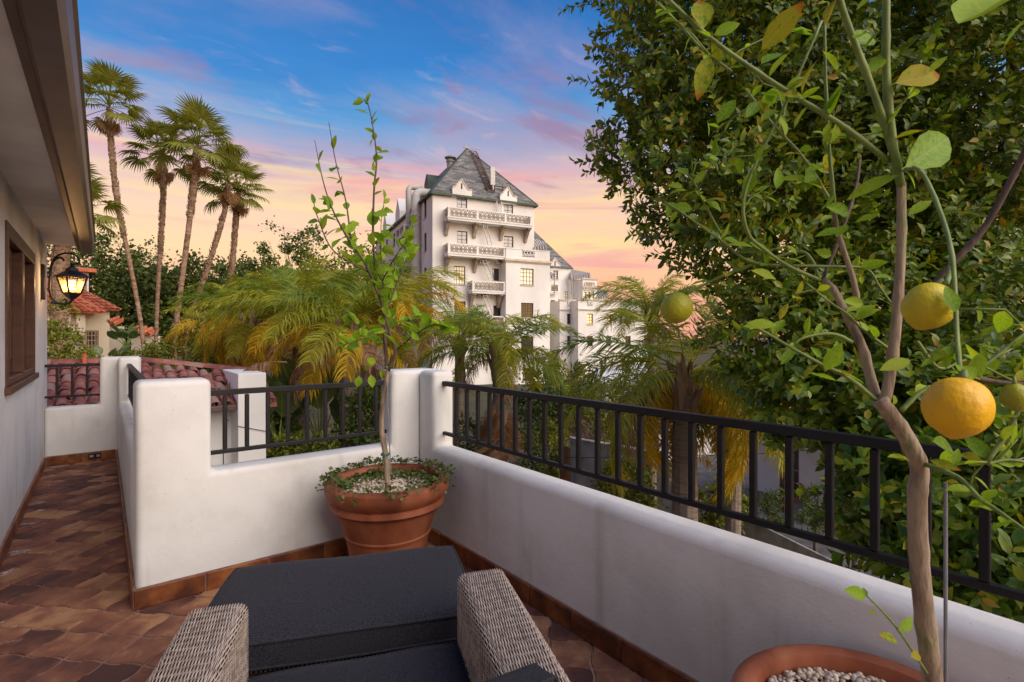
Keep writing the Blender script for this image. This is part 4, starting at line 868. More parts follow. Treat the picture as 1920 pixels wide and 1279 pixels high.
tag(lemon(P(1269, 577, 1.31), 0.0385, RT * -.6 + Vector((0, 0, -.8)), 'lime', 1.05, 0.015), 'green lemon at the tip of the long left branch')
tag(lemon(P(1903, 744, 0.80), 0.018, Vector((0.2, 0, -1)), 'lime', 1.2, 0.01), 'small unripe lemon at the right edge')
pk = MB(); pk.tube([P(1773, 1400, 1.08), P(1773, 905, 1.08)], 0.0036, 8); tag(pk.build('plant_stake', M['stake']), 'tall thin grey stake beside the lemon trunk in the foreground pot', 'stake')
# ================================================================== plants: builders
def cloud(centers, radii, n, clumps, sig=0.20, low=0.45):
    """leaf positions gathered in clumps on uneven lobes; returns points and outward directions"""
    C = np.array([c[:] for c in centers]); Rr = np.array([[r] * 3 if not hasattr(r, '__len__') else r for r in radii], float)
    w = Rr.prod(1) ** (2 / 3); w = w / w.sum(); pts = []; outs = []
    for c, r, q in zip(C, Rr, w):
        k = max(4, int(clumps * q)); m = int(n * q)
        d = RNG.normal(0, 1, (k, 3)); d /= np.linalg.norm(d, axis=1, keepdims=True)
        cc = d * RNG.uniform(low, 1.0, (k, 1)) ** 0.6
        idx = RNG.integers(0, k, m); p = cc[idx] + RNG.normal(0, sig, (m, 3)) * RNG.uniform(.5, 1.2, (k, 1))[idx]
        pts.append(c + p * r); o = p + d[idx] * 0.6; outs.append(o / (np.linalg.norm(o, axis=1, keepdims=True) + 1e-6))
    return np.concatenate(pts), np.concatenate(outs)
def foliage(name, parent, centers, radii, n, L, m, clumps=60, wr=0.34, sig=0.2, low=0.45, tm='q', droop=0.0):
    p, o = cloud(centers, radii, n, clumps, sig, low); k = len(p)
    d = o * 0.6 + RNG.normal(0, 0.7, (k, 3)) + [0, 0, 0.1 - droop]; nn = o * 0.7 + RNG.normal(0, .5, (k, 3)) + [0, 0, .8]
    V, F = scatter(p, d, nn, RNG.uniform(L * .65, L * 1.25, k), np.full(k, wr), tm)
    return mobj(name, np_mesh(name, V, F, M[m]), parent)
def tree(name, label, cat, base, centers, radii, n, L, m, tr=0.18, bark='bark_dark', group=None, clumps=60, wr=0.34, sig=0.2, low=0.45, top=None):
    base = Vector(base); t = thing(name, label, cat, base, group)
    centers = [Vector(c) for c in centers]; mid = sum(centers, Vector()) / len(centers)
    tp = Vector(top) if top else base.lerp(mid, 0.62)
    b = MB(); stem(b, [base - Vector((0, 0, .2)), base.lerp(tp, .5) + rvec(tr * .5), tp], tr, tr * .62, 9); b.build('trunk', M[bark], t, smooth=True)
    lb = MB()
    for c, r in zip(centers, radii):
        rr = r if not hasattr(r, '__len__') else sum(r) / 3
        for k in range(3): e = c + rvec(rr * .45); stem(lb, [tp, tp.lerp(e, .5) + rvec(rr * .12), e], tr * .42, tr * .06, 6)
    lb.build('limbs', M[bark], t, smooth=True)
    foliage('crown', t, centers, radii, n, L, m, clumps, wr, sig, low); return t
def strips(segs, mats=None):
    """ribbons: list of (points Nx3, half-width Nx1, side vector) -> quad arrays"""
    vs = []; fs = []; k = 0
    for pts, hw, side in segs:
        m = len(pts); A = pts - side * hw[:, None]; B = pts + side * hw[:, None]
        vs.append(np.stack([A, B], 1).reshape(-1, 3)); b = np.arange(m - 1) * 2 + k
        fs.append(np.stack([b, b + 1, b + 3, b + 2], 1)); k += 2 * m
    return np.concatenate(vs), np.concatenate(fs)
def pinnate(name, m, L=2.8, bend=1.5, ll=0.55, n=62, spread=0.5, droop=0.9, w=0.013, seed=0, start=0.2):
    g = np.random.default_rng(seed); K = 14; ts = np.linspace(0, 1, K); ang = -bend * ts ** 1.6
    st = np.stack([np.zeros(K), np.cos(ang), np.sin(ang)], 1) * (L / (K - 1)); pos = np.concatenate([[[0, 0, 0]], np.cumsum(st[:-1], 0)])
    segs = []
    for a in range(2): segs.append((pos, np.interp(ts, [0, .15, 1], [.035, .018, .004]), np.array([1., 0, 0]) if a == 0 else np.array([0, .5, .85])))
    for i in range(n):
        t = start + (1 - start) * (i + g.uniform(-.3, .3)) / n; t = min(max(t, 0), 1)
        p = np.array([np.interp(t, ts, pos[:, j]) for j in range(3)]); an = np.interp(t, ts, ang); tan = np.array([0, math.cos(an), math.sin(an)]); up = np.array([0, -math.sin(an), math.cos(an)])
        for s in (-1, 1):
            l = ll * (0.55 + 0.75 * math.sin(PI * min(1, (t - start) / (1 - start) * .85 + .12))) * g.uniform(.8, 1.15)
            d = tan * g.uniform(.35, .7) + np.array([s * 1.0, 0, 0]) + up * g.uniform(-spread * .6, spread); d /= np.linalg.norm(d)
            q = [p]; cd = d.copy()
            for k in range(4):
                cd = cd + np.array([0, 0, -1]) * droop * .22 * (k + .6) * g.uniform(.7, 1.3); cd /= np.linalg.norm(cd); q.append(q[-1] + cd * l / 4)
            side = np.cross(d, g.normal(0, .5, 3) + up); side /= np.linalg.norm(side)
            segs.append((np.array(q), w * np.array([.7, 1, .95, .6, .12]), side))
    V, F = strips(segs); return np_mesh(name, V, F, M[m])
def fan(name, m, pet=0.95, R=0.85, n=26, droop=0.5, seed=0, spread=2.4, bend=0.3):
    g = np.random.default_rng(seed); K = 6; ts = np.linspace(0, 1, K); ang = -bend * ts
    st = np.stack([np.zeros(K), np.cos(ang), np.sin(ang)], 1) * (pet / (K - 1)); pos = np.concatenate([[[0, 0, 0]], np.cumsum(st[:-1], 0)])
    segs = [(pos, np.full(K, .022), np.array([1., 0, 0])), (pos, np.full(K, .015), np.array([0, .3, .9]))]
    h = pos[-1]; t = np.array([0, math.cos(-bend), math.sin(-bend)]); up = np.array([0, -t[2], t[1]])
    for i in range(n):
        a = -spread + 2 * spread * (i + .5) / n; d = t * math.cos(a) + np.array([math.sin(a), 0, 0]); l = R * (0.72 + .28 * math.cos(a * .6)) * g.uniform(.9, 1.08)
        cd = d + up * .12; cd /= np.linalg.norm(cd); q = [h]
        for k in range(5):
            cd = cd + np.array([0, 0, -1]) * droop * (0.05 + .16 * max(0, k - 1.5)) * g.uniform(.6, 1.4); cd /= np.linalg.norm(cd); q.append(q[-1] + cd * l / 5)
        side = np.cross(d, up); side /= np.linalg.norm(side)
        hw = R * spread / n * np.array([.05, .22, .42, .40, .22, .03]); segs.append((np.array(q), hw, side + up * (.35 if i % 2 else -.35)))
    V, F = strips(segs); return np_mesh(name, V, F, M[m])
def frond_at(parent, me, p, az, el, roll=0.0, s=1.0, name='frond'):
    m = Matrix.Translation(p) @ Matrix.Rotation(az, 4, 'Z') @ Matrix.Rotation(el, 4, 'X') @ Matrix.Rotation(roll, 4, 'Y') @ Matrix.Scale(s, 4)
    return mobj(name, me, parent, m)
QG = [pinnate('frond', 'palm_green', 2.7, 1.5, .46, 84, .8, .8, .012, 1), pinnate('frond', 'palm_green', 2.9, 1.9, .48, 84, 1.0, 1.0, .012, 2), pinnate('frond', 'palm_green', 2.5, 1.2, .44, 80, .9, .7, .012, 3)]
QL = [pinnate('frond', 'palm_lime', 2.7, 1.6, .47, 84, .9, .9, .012, 4), pinnate('frond', 'palm_lime', 2.5, 2.0, .48, 84, 1.0, 1.1, .012, 5)]
QY = [pinnate('frond', 'palm_gold', 2.5, 1.8, .48, 80, .8, 1.2, .012, 6), pinnate('frond', 'palm_gold', 2.3, 2.2, .46, 78, .8, 1.4, .012, 7)]
QD = [pinnate('frond', 'palm_dead', 2.2, 2.2, .55, 60, .6, 1.7, .011, 8), pinnate('frond', 'palm_dead', 2.0, 1.4, .5, 56, .5, 2.0, .011, 9)]
WG = [fan('fan_leaf', 'fan_green', 1.05, .74, 26, 1.5, 11), fan('fan_leaf', 'fan_green', 1.2, .78, 26, 2.1, 12), fan('fan_leaf', 'fan_green', .95, .72, 24, 1.2, 13)]
WD = [fan('fan_leaf', 'palm_dead', .8, .7, 22, 1.6, 14, 2.2, 1.0), fan('fan_leaf', 'palm_dead', .9, .65, 20, 2.2, 15, 2.0, 1.3)]
def queen_palm(label, path, r, specs, skirt=0, s=1.0, group='feathery palms below the terrace', boots=True):
    """path: trunk points bottom to top; specs: (meshes, count, el_low, el_high[, az0, az1])"""
    top = Vector(path[-1]); t = thing('queen_palm', label, 'palm', path[0], group)
    b = MB(); c = curve(path, 6); m = len(c); b.tube(c, [r * (1.15 - .25 * i / m) * (1 + .04 * (i % 2)) for i in range(m)], 12, jit=.05); b.build('trunk', M['queen_trunk'], t)
    cs = MB()
    for k in range(14):                                   # old leaf bases round the crown shaft
        a = k * 2.4; z = random.uniform(-.35, .15); q = top + Vector((math.cos(a) * r * .8, math.sin(a) * r * .8, z)); e = q + Vector((math.cos(a) * random.uniform(.08, .22), math.sin(a) * random.uniform(.08, .22), random.uniform(.25, .5))); cs.tube([q - Vector((0, 0, .25)), q, e], [r * .25, r * .45, r * .12], 5)
    cs.build('leaf_bases', M['palm_boot'], t)
    for sp in specs:
        ms, n, e0, e1 = sp[:4]; a0, a1 = sp[4:6] if len(sp) > 4 else (0, 2 * PI); ss = sp[6] if len(sp) > 6 else 1.0
        for k in range(n):
            az = a0 + (a1 - a0) * (k + random.uniform(.1, .9)) / n; frond_at(t, random.choice(ms), top + Vector((0, 0, random.uniform(-.05, .2))), az, random.uniform(e0, e1), random.uniform(-.35, .35), s * ss * random.uniform(.85, 1.1))
    for k in range(skirt):
        frond_at(t, random.choice(QD), top - Vector((0, 0, random.uniform(.05, .3))), random.uniform(0, 2 * PI), random.uniform(-.2, .3), random.uniform(-.4, .4), s * random.uniform(.7, .95), 'dead_frond')
    return t
def fan_palm(label, path, r0, r1, shag, n=34, dead=12, s=1.0):
    top = Vector(path[-1]); t = thing('fan_palm', label, 'palm', path[0], 'tall fan palms against the sky')
    c = curve(path, 8); m = len(c); b = MB(); b.tube(c, [r0 + (r1 - r0) * i / (m - 1) + (r1 * .12 if i / (m - 1) > shag else 0) for i in range(m)], 12, jit=.06); b.build('trunk', M['palm_trunk'], t)
    bo = MB(); cnt = int(520 * (1 - shag)) + 60
    for k in range(cnt):
        f = random.uniform(shag, 1.0); g = f * (m - 1); i = min(int(g), m - 2); p = c[i].lerp(c[i + 1], g - i); a = random.uniform(0, 2 * PI); R_ = r1 * 1.12
        d = Vector((math.cos(a), math.sin(a), 0)); sd = Vector((-d.y, d.x, 0)); l = random.uniform(.10, .22); w = random.uniform(.03, .06)
        q = p + d * R_; bo.add([q - sd * w, q + sd * w, q + d * random.uniform(.01, .05) + Vector((0, 0, l)) + sd * random.uniform(-.05, .05), q + d * .03 + Vector((0, 0, .03))], [(0, 1, 2), (0, 2, 3), (1, 3, 2)])
    bt = bo.build('boots', M['palm_boot'], t, fix=False); bt['kind'] = 'stuff'
    for k in range(n):
        a = k * 2.39996; q = k / n; el = 1.4 - 1.75 * q + random.uniform(-.15, .15)
        frond_at(t, random.choice(WG), top + Vector((0, 0, .25 * (1 - q))), a, el, random.uniform(-.4, .4), s * random.uniform(.85, 1.1), 'fan_leaf')
    for k in range(dead):
        a = random.uniform(0, 2 * PI); frond_at(t, random.choice(WD), top + Vector((0, 0, -.15 * random.random())), a, random.uniform(-1.1, -.6), random.uniform(-.4, .4), s * random.uniform(.6, .95), 'dead_leaf')
    return t

# ================================================================== neighbour's roof beside the walkway
RZ = lambda y: 0.416 + 0.364 * (y - 8.5)
def ytop(x): return 10.02 if x < 0.47 else 10.02 - (x - 0.47) * 0.37
nb = thing('neighbour_house', 'white neighbouring house with red barrel-tile roof just beyond the walkway end', 'house', (0, 8.75, GZ))
dk = MB(); dk.prism([(-2.2, 8.45, RZ(8.45) - .03), (2.1, 8.45, RZ(8.45) - .03), (2.1, ytop(2.1), RZ(ytop(2.1)) - .03), (.47, 10.02, RZ(10.02) - .03), (-2.2, 10.02, RZ(10.02) - .03)], (0, 0, -.05)); roof = dk.build('roof', M['roof_tile'], nb)
bkp = MB(); bkp.prism([(-2.2, 10.03, RZ(10.02) - .05), (.47, 10.03, RZ(10.02) - .05), (2.1, ytop(2.1) + .01, RZ(ytop(2.1)) - .05), (2.6, 14, -.6), (-2.2, 14, -.6)], (0, 0, -.05)); bkp.build('rear_roof', M['roof_tile'], nb)
def barrel(L=.29, ra=.070, rb=.057, inv=False, th=.009):
    mb = MB(); n = 7
    for (y, r) in ((0, ra), (L, rb)):
        for q in (r, r - th):
            for k in range(n + 1):
                a = PI * k / n; mb.v.append((q * math.cos(a), y, (q * .85 * math.sin(a)) * (-1 if inv else 1)))
    w = n + 1
    for k in range(n): mb.f += [(k, k + 1, 2 * w + k + 1, 2 * w + k), (w + k, 3 * w + k, 3 * w + k + 1, w + k + 1), (k, w + k, w + k + 1, k + 1)]
    mb.f += [(0, 2 * w, 3 * w, w), (n, w + n, 3 * w + n, 2 * w + n)]
    me = mb.mesh('roof_tile', M['roof_tile']); auto_smooth(me, .8); return me
cov, pan = barrel(), barrel(.29, .057, .067, True)
sl = math.atan(.364)
for i in range(20):
    x = -.86 + .152 * i
    for j in range(8):
        y = 8.42 + .225 * j
        if y + .18 > ytop(x): continue
        for me, dx, dz in ((cov, 0, .022), (pan, .076, .038)):
            if me is pan and (x + dx > 2.05): continue
            m = Matrix.Translation((x + dx + random.uniform(-.012, .012), y + random.uniform(-.03, .03), RZ(y) + dz)) @ Matrix.Rotation(sl - .035, 4, 'X') @ Matrix.Rotation(random.uniform(-.06, .06), 4, 'Z')
            mobj('roof_tile', me, roof, m)
def ridge(a, b, parent, L=.25):
    a = Vector(a); b = Vector(b); n = int((b - a).length / L); d = (b - a) / n
    az = math.atan2(d.y, d.x) - PI / 2; el = math.asin(d.z / d.length)
    for k in range(n): mobj('ridge_tile', cov, parent, Matrix.Translation(a + d * k + Vector((0, 0, .03))) @ Matrix.Rotation(az, 4, 'Z') @ Matrix.Rotation(el + .04, 4, 'X') @ Matrix.Scale(1.25, 4))
ridge((.47, 10.02, RZ(10.02)), (-2.2, 10.02, RZ(10.02)), roof); ridge((2.09, ytop(2.09), RZ(ytop(2.09))), (.50, 10.02, RZ(10.02)), roof)
vp = MB(); vp.lathe([(.03, 0), (.03, .22)], (-.22, 9.9, RZ(9.9)), 10); vp.build('vent_pipe', M['roof_red'], nb)
gb = MB(); gb.box(-2.2, 1.53, 8.36, 8.44, .32, .40); gb.build('gutter', M['gutter'], nb, bevel=.01)
NW = (0.52, 0.86, -0.48, 0.19)
wb = MB(); wall_grid(wb, (0, 8.78, 0), (1, 0, 0), (0, -1, 0), -2.2, 1.55, GZ, .36, [NW], .1); wb.build('wall', M['white_wall'], nb, fix=False)
cn = MB(); cn.box(-2.2, 1.53, 8.70, 8.778, .24, .36); cn.build('cornice', M['white_wall'], nb)
window(nb, (0, 8.78, 0), (1, 0, 0), (0, -1, 0), NW, M['pane_dark'], M['brown_wood'], 1, 3, .045, .03, .09)
fw_ = MB(); fw_.box(1.53, 1.91, 8.30, 9.75, GZ, .858); fw_.build('fin_wall', M['white_wall'], nb, bevel=.012, bseg=2)
cb = MB(); cb.tube(curve([(1.42, 8.77, -1.2), (1.42, 8.77, 0.0), (1.44, 8.76, .10), (1.49, 8.76, .13)], 6), .006, 6); cb.tube([(1.52, 8.29, .10), (1.91, 8.285, -.02)], .005, 5); cb.build('wall_cable', M['blackish'], nb)
dfr = thing('fallen_frond', 'dry brown palm frond draped over the red roof and white fin wall', 'frond', (1.3, 8.8, .9))
for k in range(4):
    frond_at(dfr, QD[k % 2], Vector((2.35 - .04 * k, 8.85 + .06 * k, .98)), rad(78 + 7 * k), rad(4 - 5 * k), random.uniform(-.3, .3), .52, 'leaflets')

# ================================================================== the hotel on the hill
HC = P(811, HOR, 50); HC.z = 0
E1 = Vector((.973, -.232, 0)).normalized(); NF = Vector((-.232, -.973, 0)).normalized(); E2 = -NF; NS = -E1; UP = Vector((0, 0, 1))
def hit(u, v, O, n):
    r = ray(u, v); c = Vector((0, 0, CAM_Z)); t = (O - c).dot(n) / r.dot(n); return c + r * t
def fz(u, v, o=0.0):               # -> (s, z) on a plane parallel to the front, o metres proud of it
    p = hit(u, v, HC + NF * o, NF); return (p - HC).dot(E1), p.z
def rect(u0, v0, u1, v1, o=0.0):
    a = fz(u0, v0, o); b = fz(u1, v1, o); c = fz(u0, v1, o); d = fz(u1, v0, o); return (a[0], b[0], (c[1] + b[1]) / 2, (a[1] + d[1]) / 2)
Z4 = lambda X, Y: (780 + X / 4.408, 270 + Y / 4.408)
Z6 = lambda X, Y: (1000 + X / 4.92, 440 + Y / 4.92)
HZ0 = -9.0
ht = thing('hotel', 'tall white hotel with steep slate roof, carved balconies and striped awnings on the skyline', 'building', HC + Vector((0, 0, HZ0)))
ZE = fz(811, 360)[1]; S1 = fz(1001.5, 384)[0]
def R4(x0, y0, x1, y1, o=0.0): return rect(*Z4(x0, y0), *Z4(x1, y1), o)
def R6(x0, y0, x1, y1, o=0.0): return rect(*Z6(x0, y0), *Z6(x1, y1), o)
front = [(R4(337, 433, 423, 528), 'p', 2, 3), (R4(725, 490, 803, 577), 'p', 2, 3), (R4(340, 720, 425, 822), 'p', 2, 3), (R4(727, 762, 805, 852), 'p', 2, 3), (R4(315, 1010, 407, 1160), 'l', 4, 4), (R4(632, 1030, 688, 1132), 'd', 1, 2),
         (rect(852, 565, 873, 598), 'd', 4, 4), (rect(852, 629, 873, 660), 'd', 4, 4), (rect(852, 690, 873, 722), 'd', 4, 4), (rect(925, 573, 940, 600), 'd', 2, 3), (rect(925, 640, 940, 668), 'd', 2, 3), (rect(820, 700, 838, 730), 'd', 2, 3)]
PN = {'p': M['pane'], 'l': M['pane_soft'], 'd': M['pane_dark'], 'y': M['pane_lit']}
def facade(o, s0, s1, z0, z1, wins, nm='wall', sill=True):
    b = MB(); O = HC + NF * o; wall_grid(b, O, E1, NF, s0, s1, z0, z1, [w[0] for w in wins], .22); b.build(nm, M['hotel'], ht, fix=False)
    for r, k, nx, ny in wins: window(ht, O, E1, NF, r, PN[k], M['win_frame'], nx, ny, .07, .045, .17, M['trim'] if sill else None)
facade(0, 0, S1, HZ0, ZE, front)
# left side of the main block
DEEP = 30.0
def side_rect(u0, v0, u1, v1):
    a = hit(u0, v0, HC, NS); b = hit(u1, v1, HC, NS); c = hit(u0, v1, HC, NS); d = hit(u1, v0, HC, NS); s = sorted([(a - HC).dot(E2), (b - HC).dot(E2)]); return (s[0], s[1], (c.z + b.z) / 2, (a.z + d.z) / 2)
sides = [side_rect(799.6, 373, 795, 409), side_rect(799.6, 437, 795, 472), side_rect(799.6, 502, 795, 537), side_rect(799.6, 566, 795, 600)]
for k in range(5):
    for f in range(4): sides.append((7.5 + k * 4.6, 8.6 + k * 4.6, ZE - 2.6 - f * 3.25, ZE - .9 - f * 3.25))
b = MB(); wall_grid(b, HC, E2, NS, 0, DEEP, HZ0, ZE, sides, .2); b.build('side_wall', M['hotel'], ht, fix=False)
for r in sides: window(ht, HC, E2, NS, r, M['pane_dark'], M['win_frame'], 2, 3, .07, .045, .15, M['trim'])
b = MB(); q = HC + E1 * S1; b.add([q + UP * HZ0, q + E2 * DEEP + UP * HZ0, q + E2 * DEEP + UP * ZE, q + UP * ZE], [(0, 1, 2, 3)]); q2 = HC + E2 * DEEP; b.add([q2 + UP * HZ0, q2 + E1 * S1 + UP * HZ0, q2 + E1 * S1 + UP * ZE, q2 + UP * ZE], [(0, 1, 2, 3)]); b.build('rear_wall', M['hotel'], ht, fix=False)
def slate_roof(name, faces, parent=ht, m='slate'):
    me = bpy.data.meshes.new(name); vs = []; fs = []
    for f in faces: fs.append(tuple(range(len(vs), len(vs) + len(f)))); vs += [tuple(p) for p in f]
    me.from_pydata(vs, [], fs); uv = me.uv_layers.new(name='UVMap')
    for poly, f in zip(me.polygons, faces):
        e = (Vector(f[1]) - Vector(f[0])).normalized(); n = poly.normal; g = n.cross(e)
        for li in poly.loop_indices:
            d = Vector(me.vertices[me.loops[li].vertex_index].co) - Vector(f[0]); uv.data[li].uv = (d.dot(e), d.dot(g))
    me.materials.append(M[m]); return mobj(name, me, parent)
ov = .25; ZR = 22.5; hh = S1 / 2
def HPt(s, back, z): return HC + E1 * s + E2 * back + UP * z
ZL = ZE - .05
A_, B_, C2, D2 = HPt(-ov, -ov, ZL), HPt(S1 + ov, -ov, ZL), HPt(S1 + ov, DEEP + ov, ZL), HPt(-ov, DEEP + ov, ZL); R1, R2 = HPt(hh, hh, ZR), HPt(hh, DEEP - hh, ZR)
slate_roof('roof', [[A_, B_, R1], [B_, C2, R2, R1], [C2, D2, R2], [D2, A_, R1, R2]])
for (p, q) in ((A_, B_), (D2, A_), (B_, C2)):
    e = MB(); e.bar(p - UP * .10, q - UP * .10, .26, .2); e.build('eave_gutter', M['green_trim'], ht)
hp = MB()
for p in (A_, B_): hp.bar(p, R1, .14, .10)
hp.build('hip_ridge', M['green_trim'], ht)
def gable(pts, o=.03, th=1.2, plane=None):
    b = MB(); P3 = [HC + NF * o + E1 * fz(*p, o)[0] + UP * fz(*p, o)[1] for p in pts]; b.prism(P3, -NF * th); g = b.build('gable', M['hotel'], ht)
    top = max(P3, key=lambda p: p.z); b2 = MB(); k = P3.index(top)
    for i in range(len(P3) - 1):
        if i in (0, len(P3) - 2): continue
        b2.bar(P3[i] - NF * .2, P3[i + 1] - NF * .2, .5, .12)
    b2.build('coping', M['trim'], g)
    b3 = MB(); c = top + NF * .01 - UP * .95; b3.obox(c - E1 * .06, E1 * .12, NF * .02, UP * .55); b3.build('slit', M['blackish'], g)
gable([Z4(302, 432), Z4(302, 355), Z4(322, 350), Z4(352, 318), Z4(378, 292), Z4(403, 336), Z4(432, 378), Z4(462, 380), Z4(462, 445)], .30)
gable([Z4(696, 488), Z4(696, 418), Z4(714, 408), Z4(736, 380), Z4(762, 356), Z4(784, 394), Z4(806, 432), Z4(836, 436), Z4(836, 500)], .30)
def balcony(O, e, n, s0, s1, zb, proj, par=.92, slab=.26, panels=3, corb=(), cd=1.35, solid=()):
    b = MB(); up = UP
    def bx(a, c, d0, d1, z0, z1): b.obox(O + e * a + n * d0 + up * z0, e * (c - a), n * (d1 - d0), up * (z1 - z0))
    bx(s0, s1, .005, proj, zb - slab, zb); bx(s0 - .06, s1 + .06, .006, proj + .06, zb - .10, zb + .02)
    bx(s0 - .04, s1 + .04, proj - .16, proj + .04, zb + par - .12, zb + par)
    for q in (s0, s1 - .16): bx(q, q + .16, .007, proj - .163, zb + par - .12, zb + par - .002)
    xs = [s0 + (s1 - s0) * i / panels for i in range(panels + 1)]
    for i, x in enumerate(xs):
        w = .22; a = x if i == 0 else (x - w if i == panels else x - w / 2); bx(a, a + w, proj - .155, proj + .02, zb + .021, zb + par - .121)
    for q in (s0 + .003, s1 - .163): bx(q, q + .16, .008, .20, zb + .021, zb + par - .121)
    o = b.build('balcony', M['hotel'], ht)
    t = MB(); h = par - .14
    def rings(p, d, L):
        k = max(1, round(L / .46)); st = L / k
        for i in range(k):
            c = p + d * (st * (i + .5)) + up * (h / 2); r = min(st, h) * .47
            for (cx_, cz_, r_) in ((0, 0, r * .45), (0, .52 * h / 2 / 1, r * .42), (0, -.52 * h / 2, r * .42), (-st * .26, 0, r * .4), (st * .26, 0, r * .4)):
                cc = c + d * cx_ + up * cz_; t.tube([cc + d * (r_ * math.cos(w)) + up * (r_ * math.sin(w)) for w in np.linspace(0, 2 * PI, 8)], .042, 4, False)
            t.bar(c - d * (st * .5) - up * (h * .48), c + d * (st * .5) + up * (h * .48), .05, .05, n); t.bar(c - d * (st * .5) + up * (h * .48), c + d * (st * .5) - up * (h * .48), .05, .05, n)
    for i in range(panels):
        a, c = xs[i] + (.22 if i == 0 else .11), xs[i + 1] - (.22 if i == panels - 1 else .11); rings(O + e * a + n * (proj - .07) + up * (zb + .02), e, c - a)
    for q in (s0 + .08, s1 - .08): rings(O + e * q + n * .2 + up * (zb + .02), n, proj - .36)
    tr_ = t.build('tracery', M['carved'], o, fix=False); tr_['kind'] = 'stuff'
    for s in corb:
        cb_ = MB(); z = zb - slab; prof = [(.01, 0), (proj * .86, 0), (proj * .86, -.18), (proj * .66, -.30), (proj * .5, -.62), (proj * .26, -.95), (proj * .14, -cd), (.01, -cd)]
        cb_.prism([O + e * (s - .15) + n * a + up * (z + c) for a, c in prof], e * .30); cb_.prism([O + e * (s - .2) + n * a + up * (z + c) for a, c in ((.012, -.001), (proj * .92, -.001), (proj * .92, -.14), (.012, -.14))], e * .40); cb_.build('corbel', M['carved'], o)
    return o
PJ = 1.25
def sx(X, Y, o): return fz(*Z4(X, Y), o)
s0, zt_ = sx(264, 517, PJ); s1b, _ = sx(960, 603, PJ); par = .94
balcony(HC, E1, NF, s0, s1b, zt_ - par, PJ, par, .3, 3, [sx(X, 640, .6)[0] for X in (262, 495, 717, 922)])
s0c, zt2 = sx(264, 815, PJ); sBay = sx(742, 860, PJ)[0]
balcony(HC, E1, NF, s0c, sBay - .02, zt2 - par, PJ, par, .3, 2, [sx(X, 940, .6)[0] for X in (262, 498)])
s0d, zt3 = sx(505, 1130, PJ); s1d, _ = sx(752, 1142, PJ)
balcony(HC, E1, NF, s0d - .5, sBay - .03, zt3 - par, PJ, par, .3, 1, [s0d - .25, sBay - .35])
s0e, zt4 = sx(505, 1420, PJ); balcony(HC, E1, NF, s0d - .5, sBay - .03, zt4 - par, PJ, par, .3, 1, [s0d - .25])
# projecting bay with its parapet
OB = PJ + .12; sb0 = fz(948.5, 600, OB)[0]; sb1 = fz(1031, 600, OB)[0]; zp = fz(948.5, 466, OB)[1]; zbay = zp - 1.35
bayw = [(R4(865, 1030, 972, 1165, OB), 'l', 4, 4), (rect(977, 568, 1000, 595, OB), 'd', 5, 5), (rect(977, 631, 1000, 662, OB), 'd', 5, 5), (rect(983, 690, 1001, 715, OB), 'd', 3, 3)]
facade(OB, sb0, sb1, HZ0, zbay, bayw, 'bay_wall')
b = MB()
for s in (sb0, sb1): q = HC + E1 * s; b.add([q + UP * HZ0, q + NF * OB + UP * HZ0, q + NF * OB + UP * zbay, q + UP * zbay], [(0, 1, 2, 3)])
for s in (sb1,): q = HC + E1 * s; b.add([q + UP * HZ0, q - NF * 8 + UP * HZ0, q - NF * 8 + UP * zbay, q + UP * zbay], [(0, 1, 2, 3)])
b.build('bay_sides', M['hotel'], ht, fix=False)
b = MB()
for i, (ex, z0, z1) in enumerate(((.10, zbay, zbay + .12), (.20, zbay + .12, zbay + .24), (.14, zbay + .24, zbay + .36))): b.obox(HC + E1 * (sb0 - ex) - NF * 6 + UP * z0, E1 * (sb1 - sb0 + 2 * ex), NF * (6 + OB + ex), UP * (z1 - z0))
b.build('cornice', M['trim'], ht)
b = MB(); b.obox(HC + E1 * sb0 + NF * (OB - .2) + UP * (zbay + .36), E1 * (sb1 - sb0), NF * .2, UP * .99); b.obox(HC + E1 * (sb1 - .2) - NF * 5.9 + UP * (zbay + .36), E1 * .2, NF * (5.69 + OB), UP * .99); b.obox(HC + E1 * (sb0 - .03) + NF * (OB - .24) + UP * (zbay + 1.35), E1 * (sb1 - sb0 + .06), NF * .28, UP * .10)
bp_ = b.build('bay_parapet', M['hotel'], ht)
def cross_panel(O, e, n, s0, s1, z0, z1, parent, k=3):
    bb = MB(); bb.obox(O + e * s0 + UP * z0 + n * .003, e * (s1 - s0), n * .02, UP * (z1 - z0)); pb_ = bb.build('panel', M['blackish'], parent)
    t = MB(); st = (s1 - s0) / k
    for i in range(k):
        c = O + e * (s0 + st * (i + .5)) + UP * ((z0 + z1) / 2) + n * .05; r = min(st, (z1 - z0)) * .36
        for dz in (-.25, .25): t.tube([c + UP * dz * (z1 - z0) + e * (r * math.cos(w)) + UP * (r * .8 * math.sin(w)) for w in np.linspace(0, 2 * PI, 9)], .05, 4, False)
        t.bar(c - e * st / 2 - UP * (z1 - z0) / 2, c + e * st / 2 + UP * (z1 - z0) / 2, .06, .05, n); t.bar(c + e * st / 2 - UP * (z1 - z0) / 2, c - e * st / 2 + UP * (z1 - z0) / 2, .06, .05, n)
    t.build('tracery', M['hotel'], pb_, fix=False)
r = R4(882, 872, 980, 932, OB); cross_panel(HC + NF * OB, E1, NF, *r, bp_, 4)
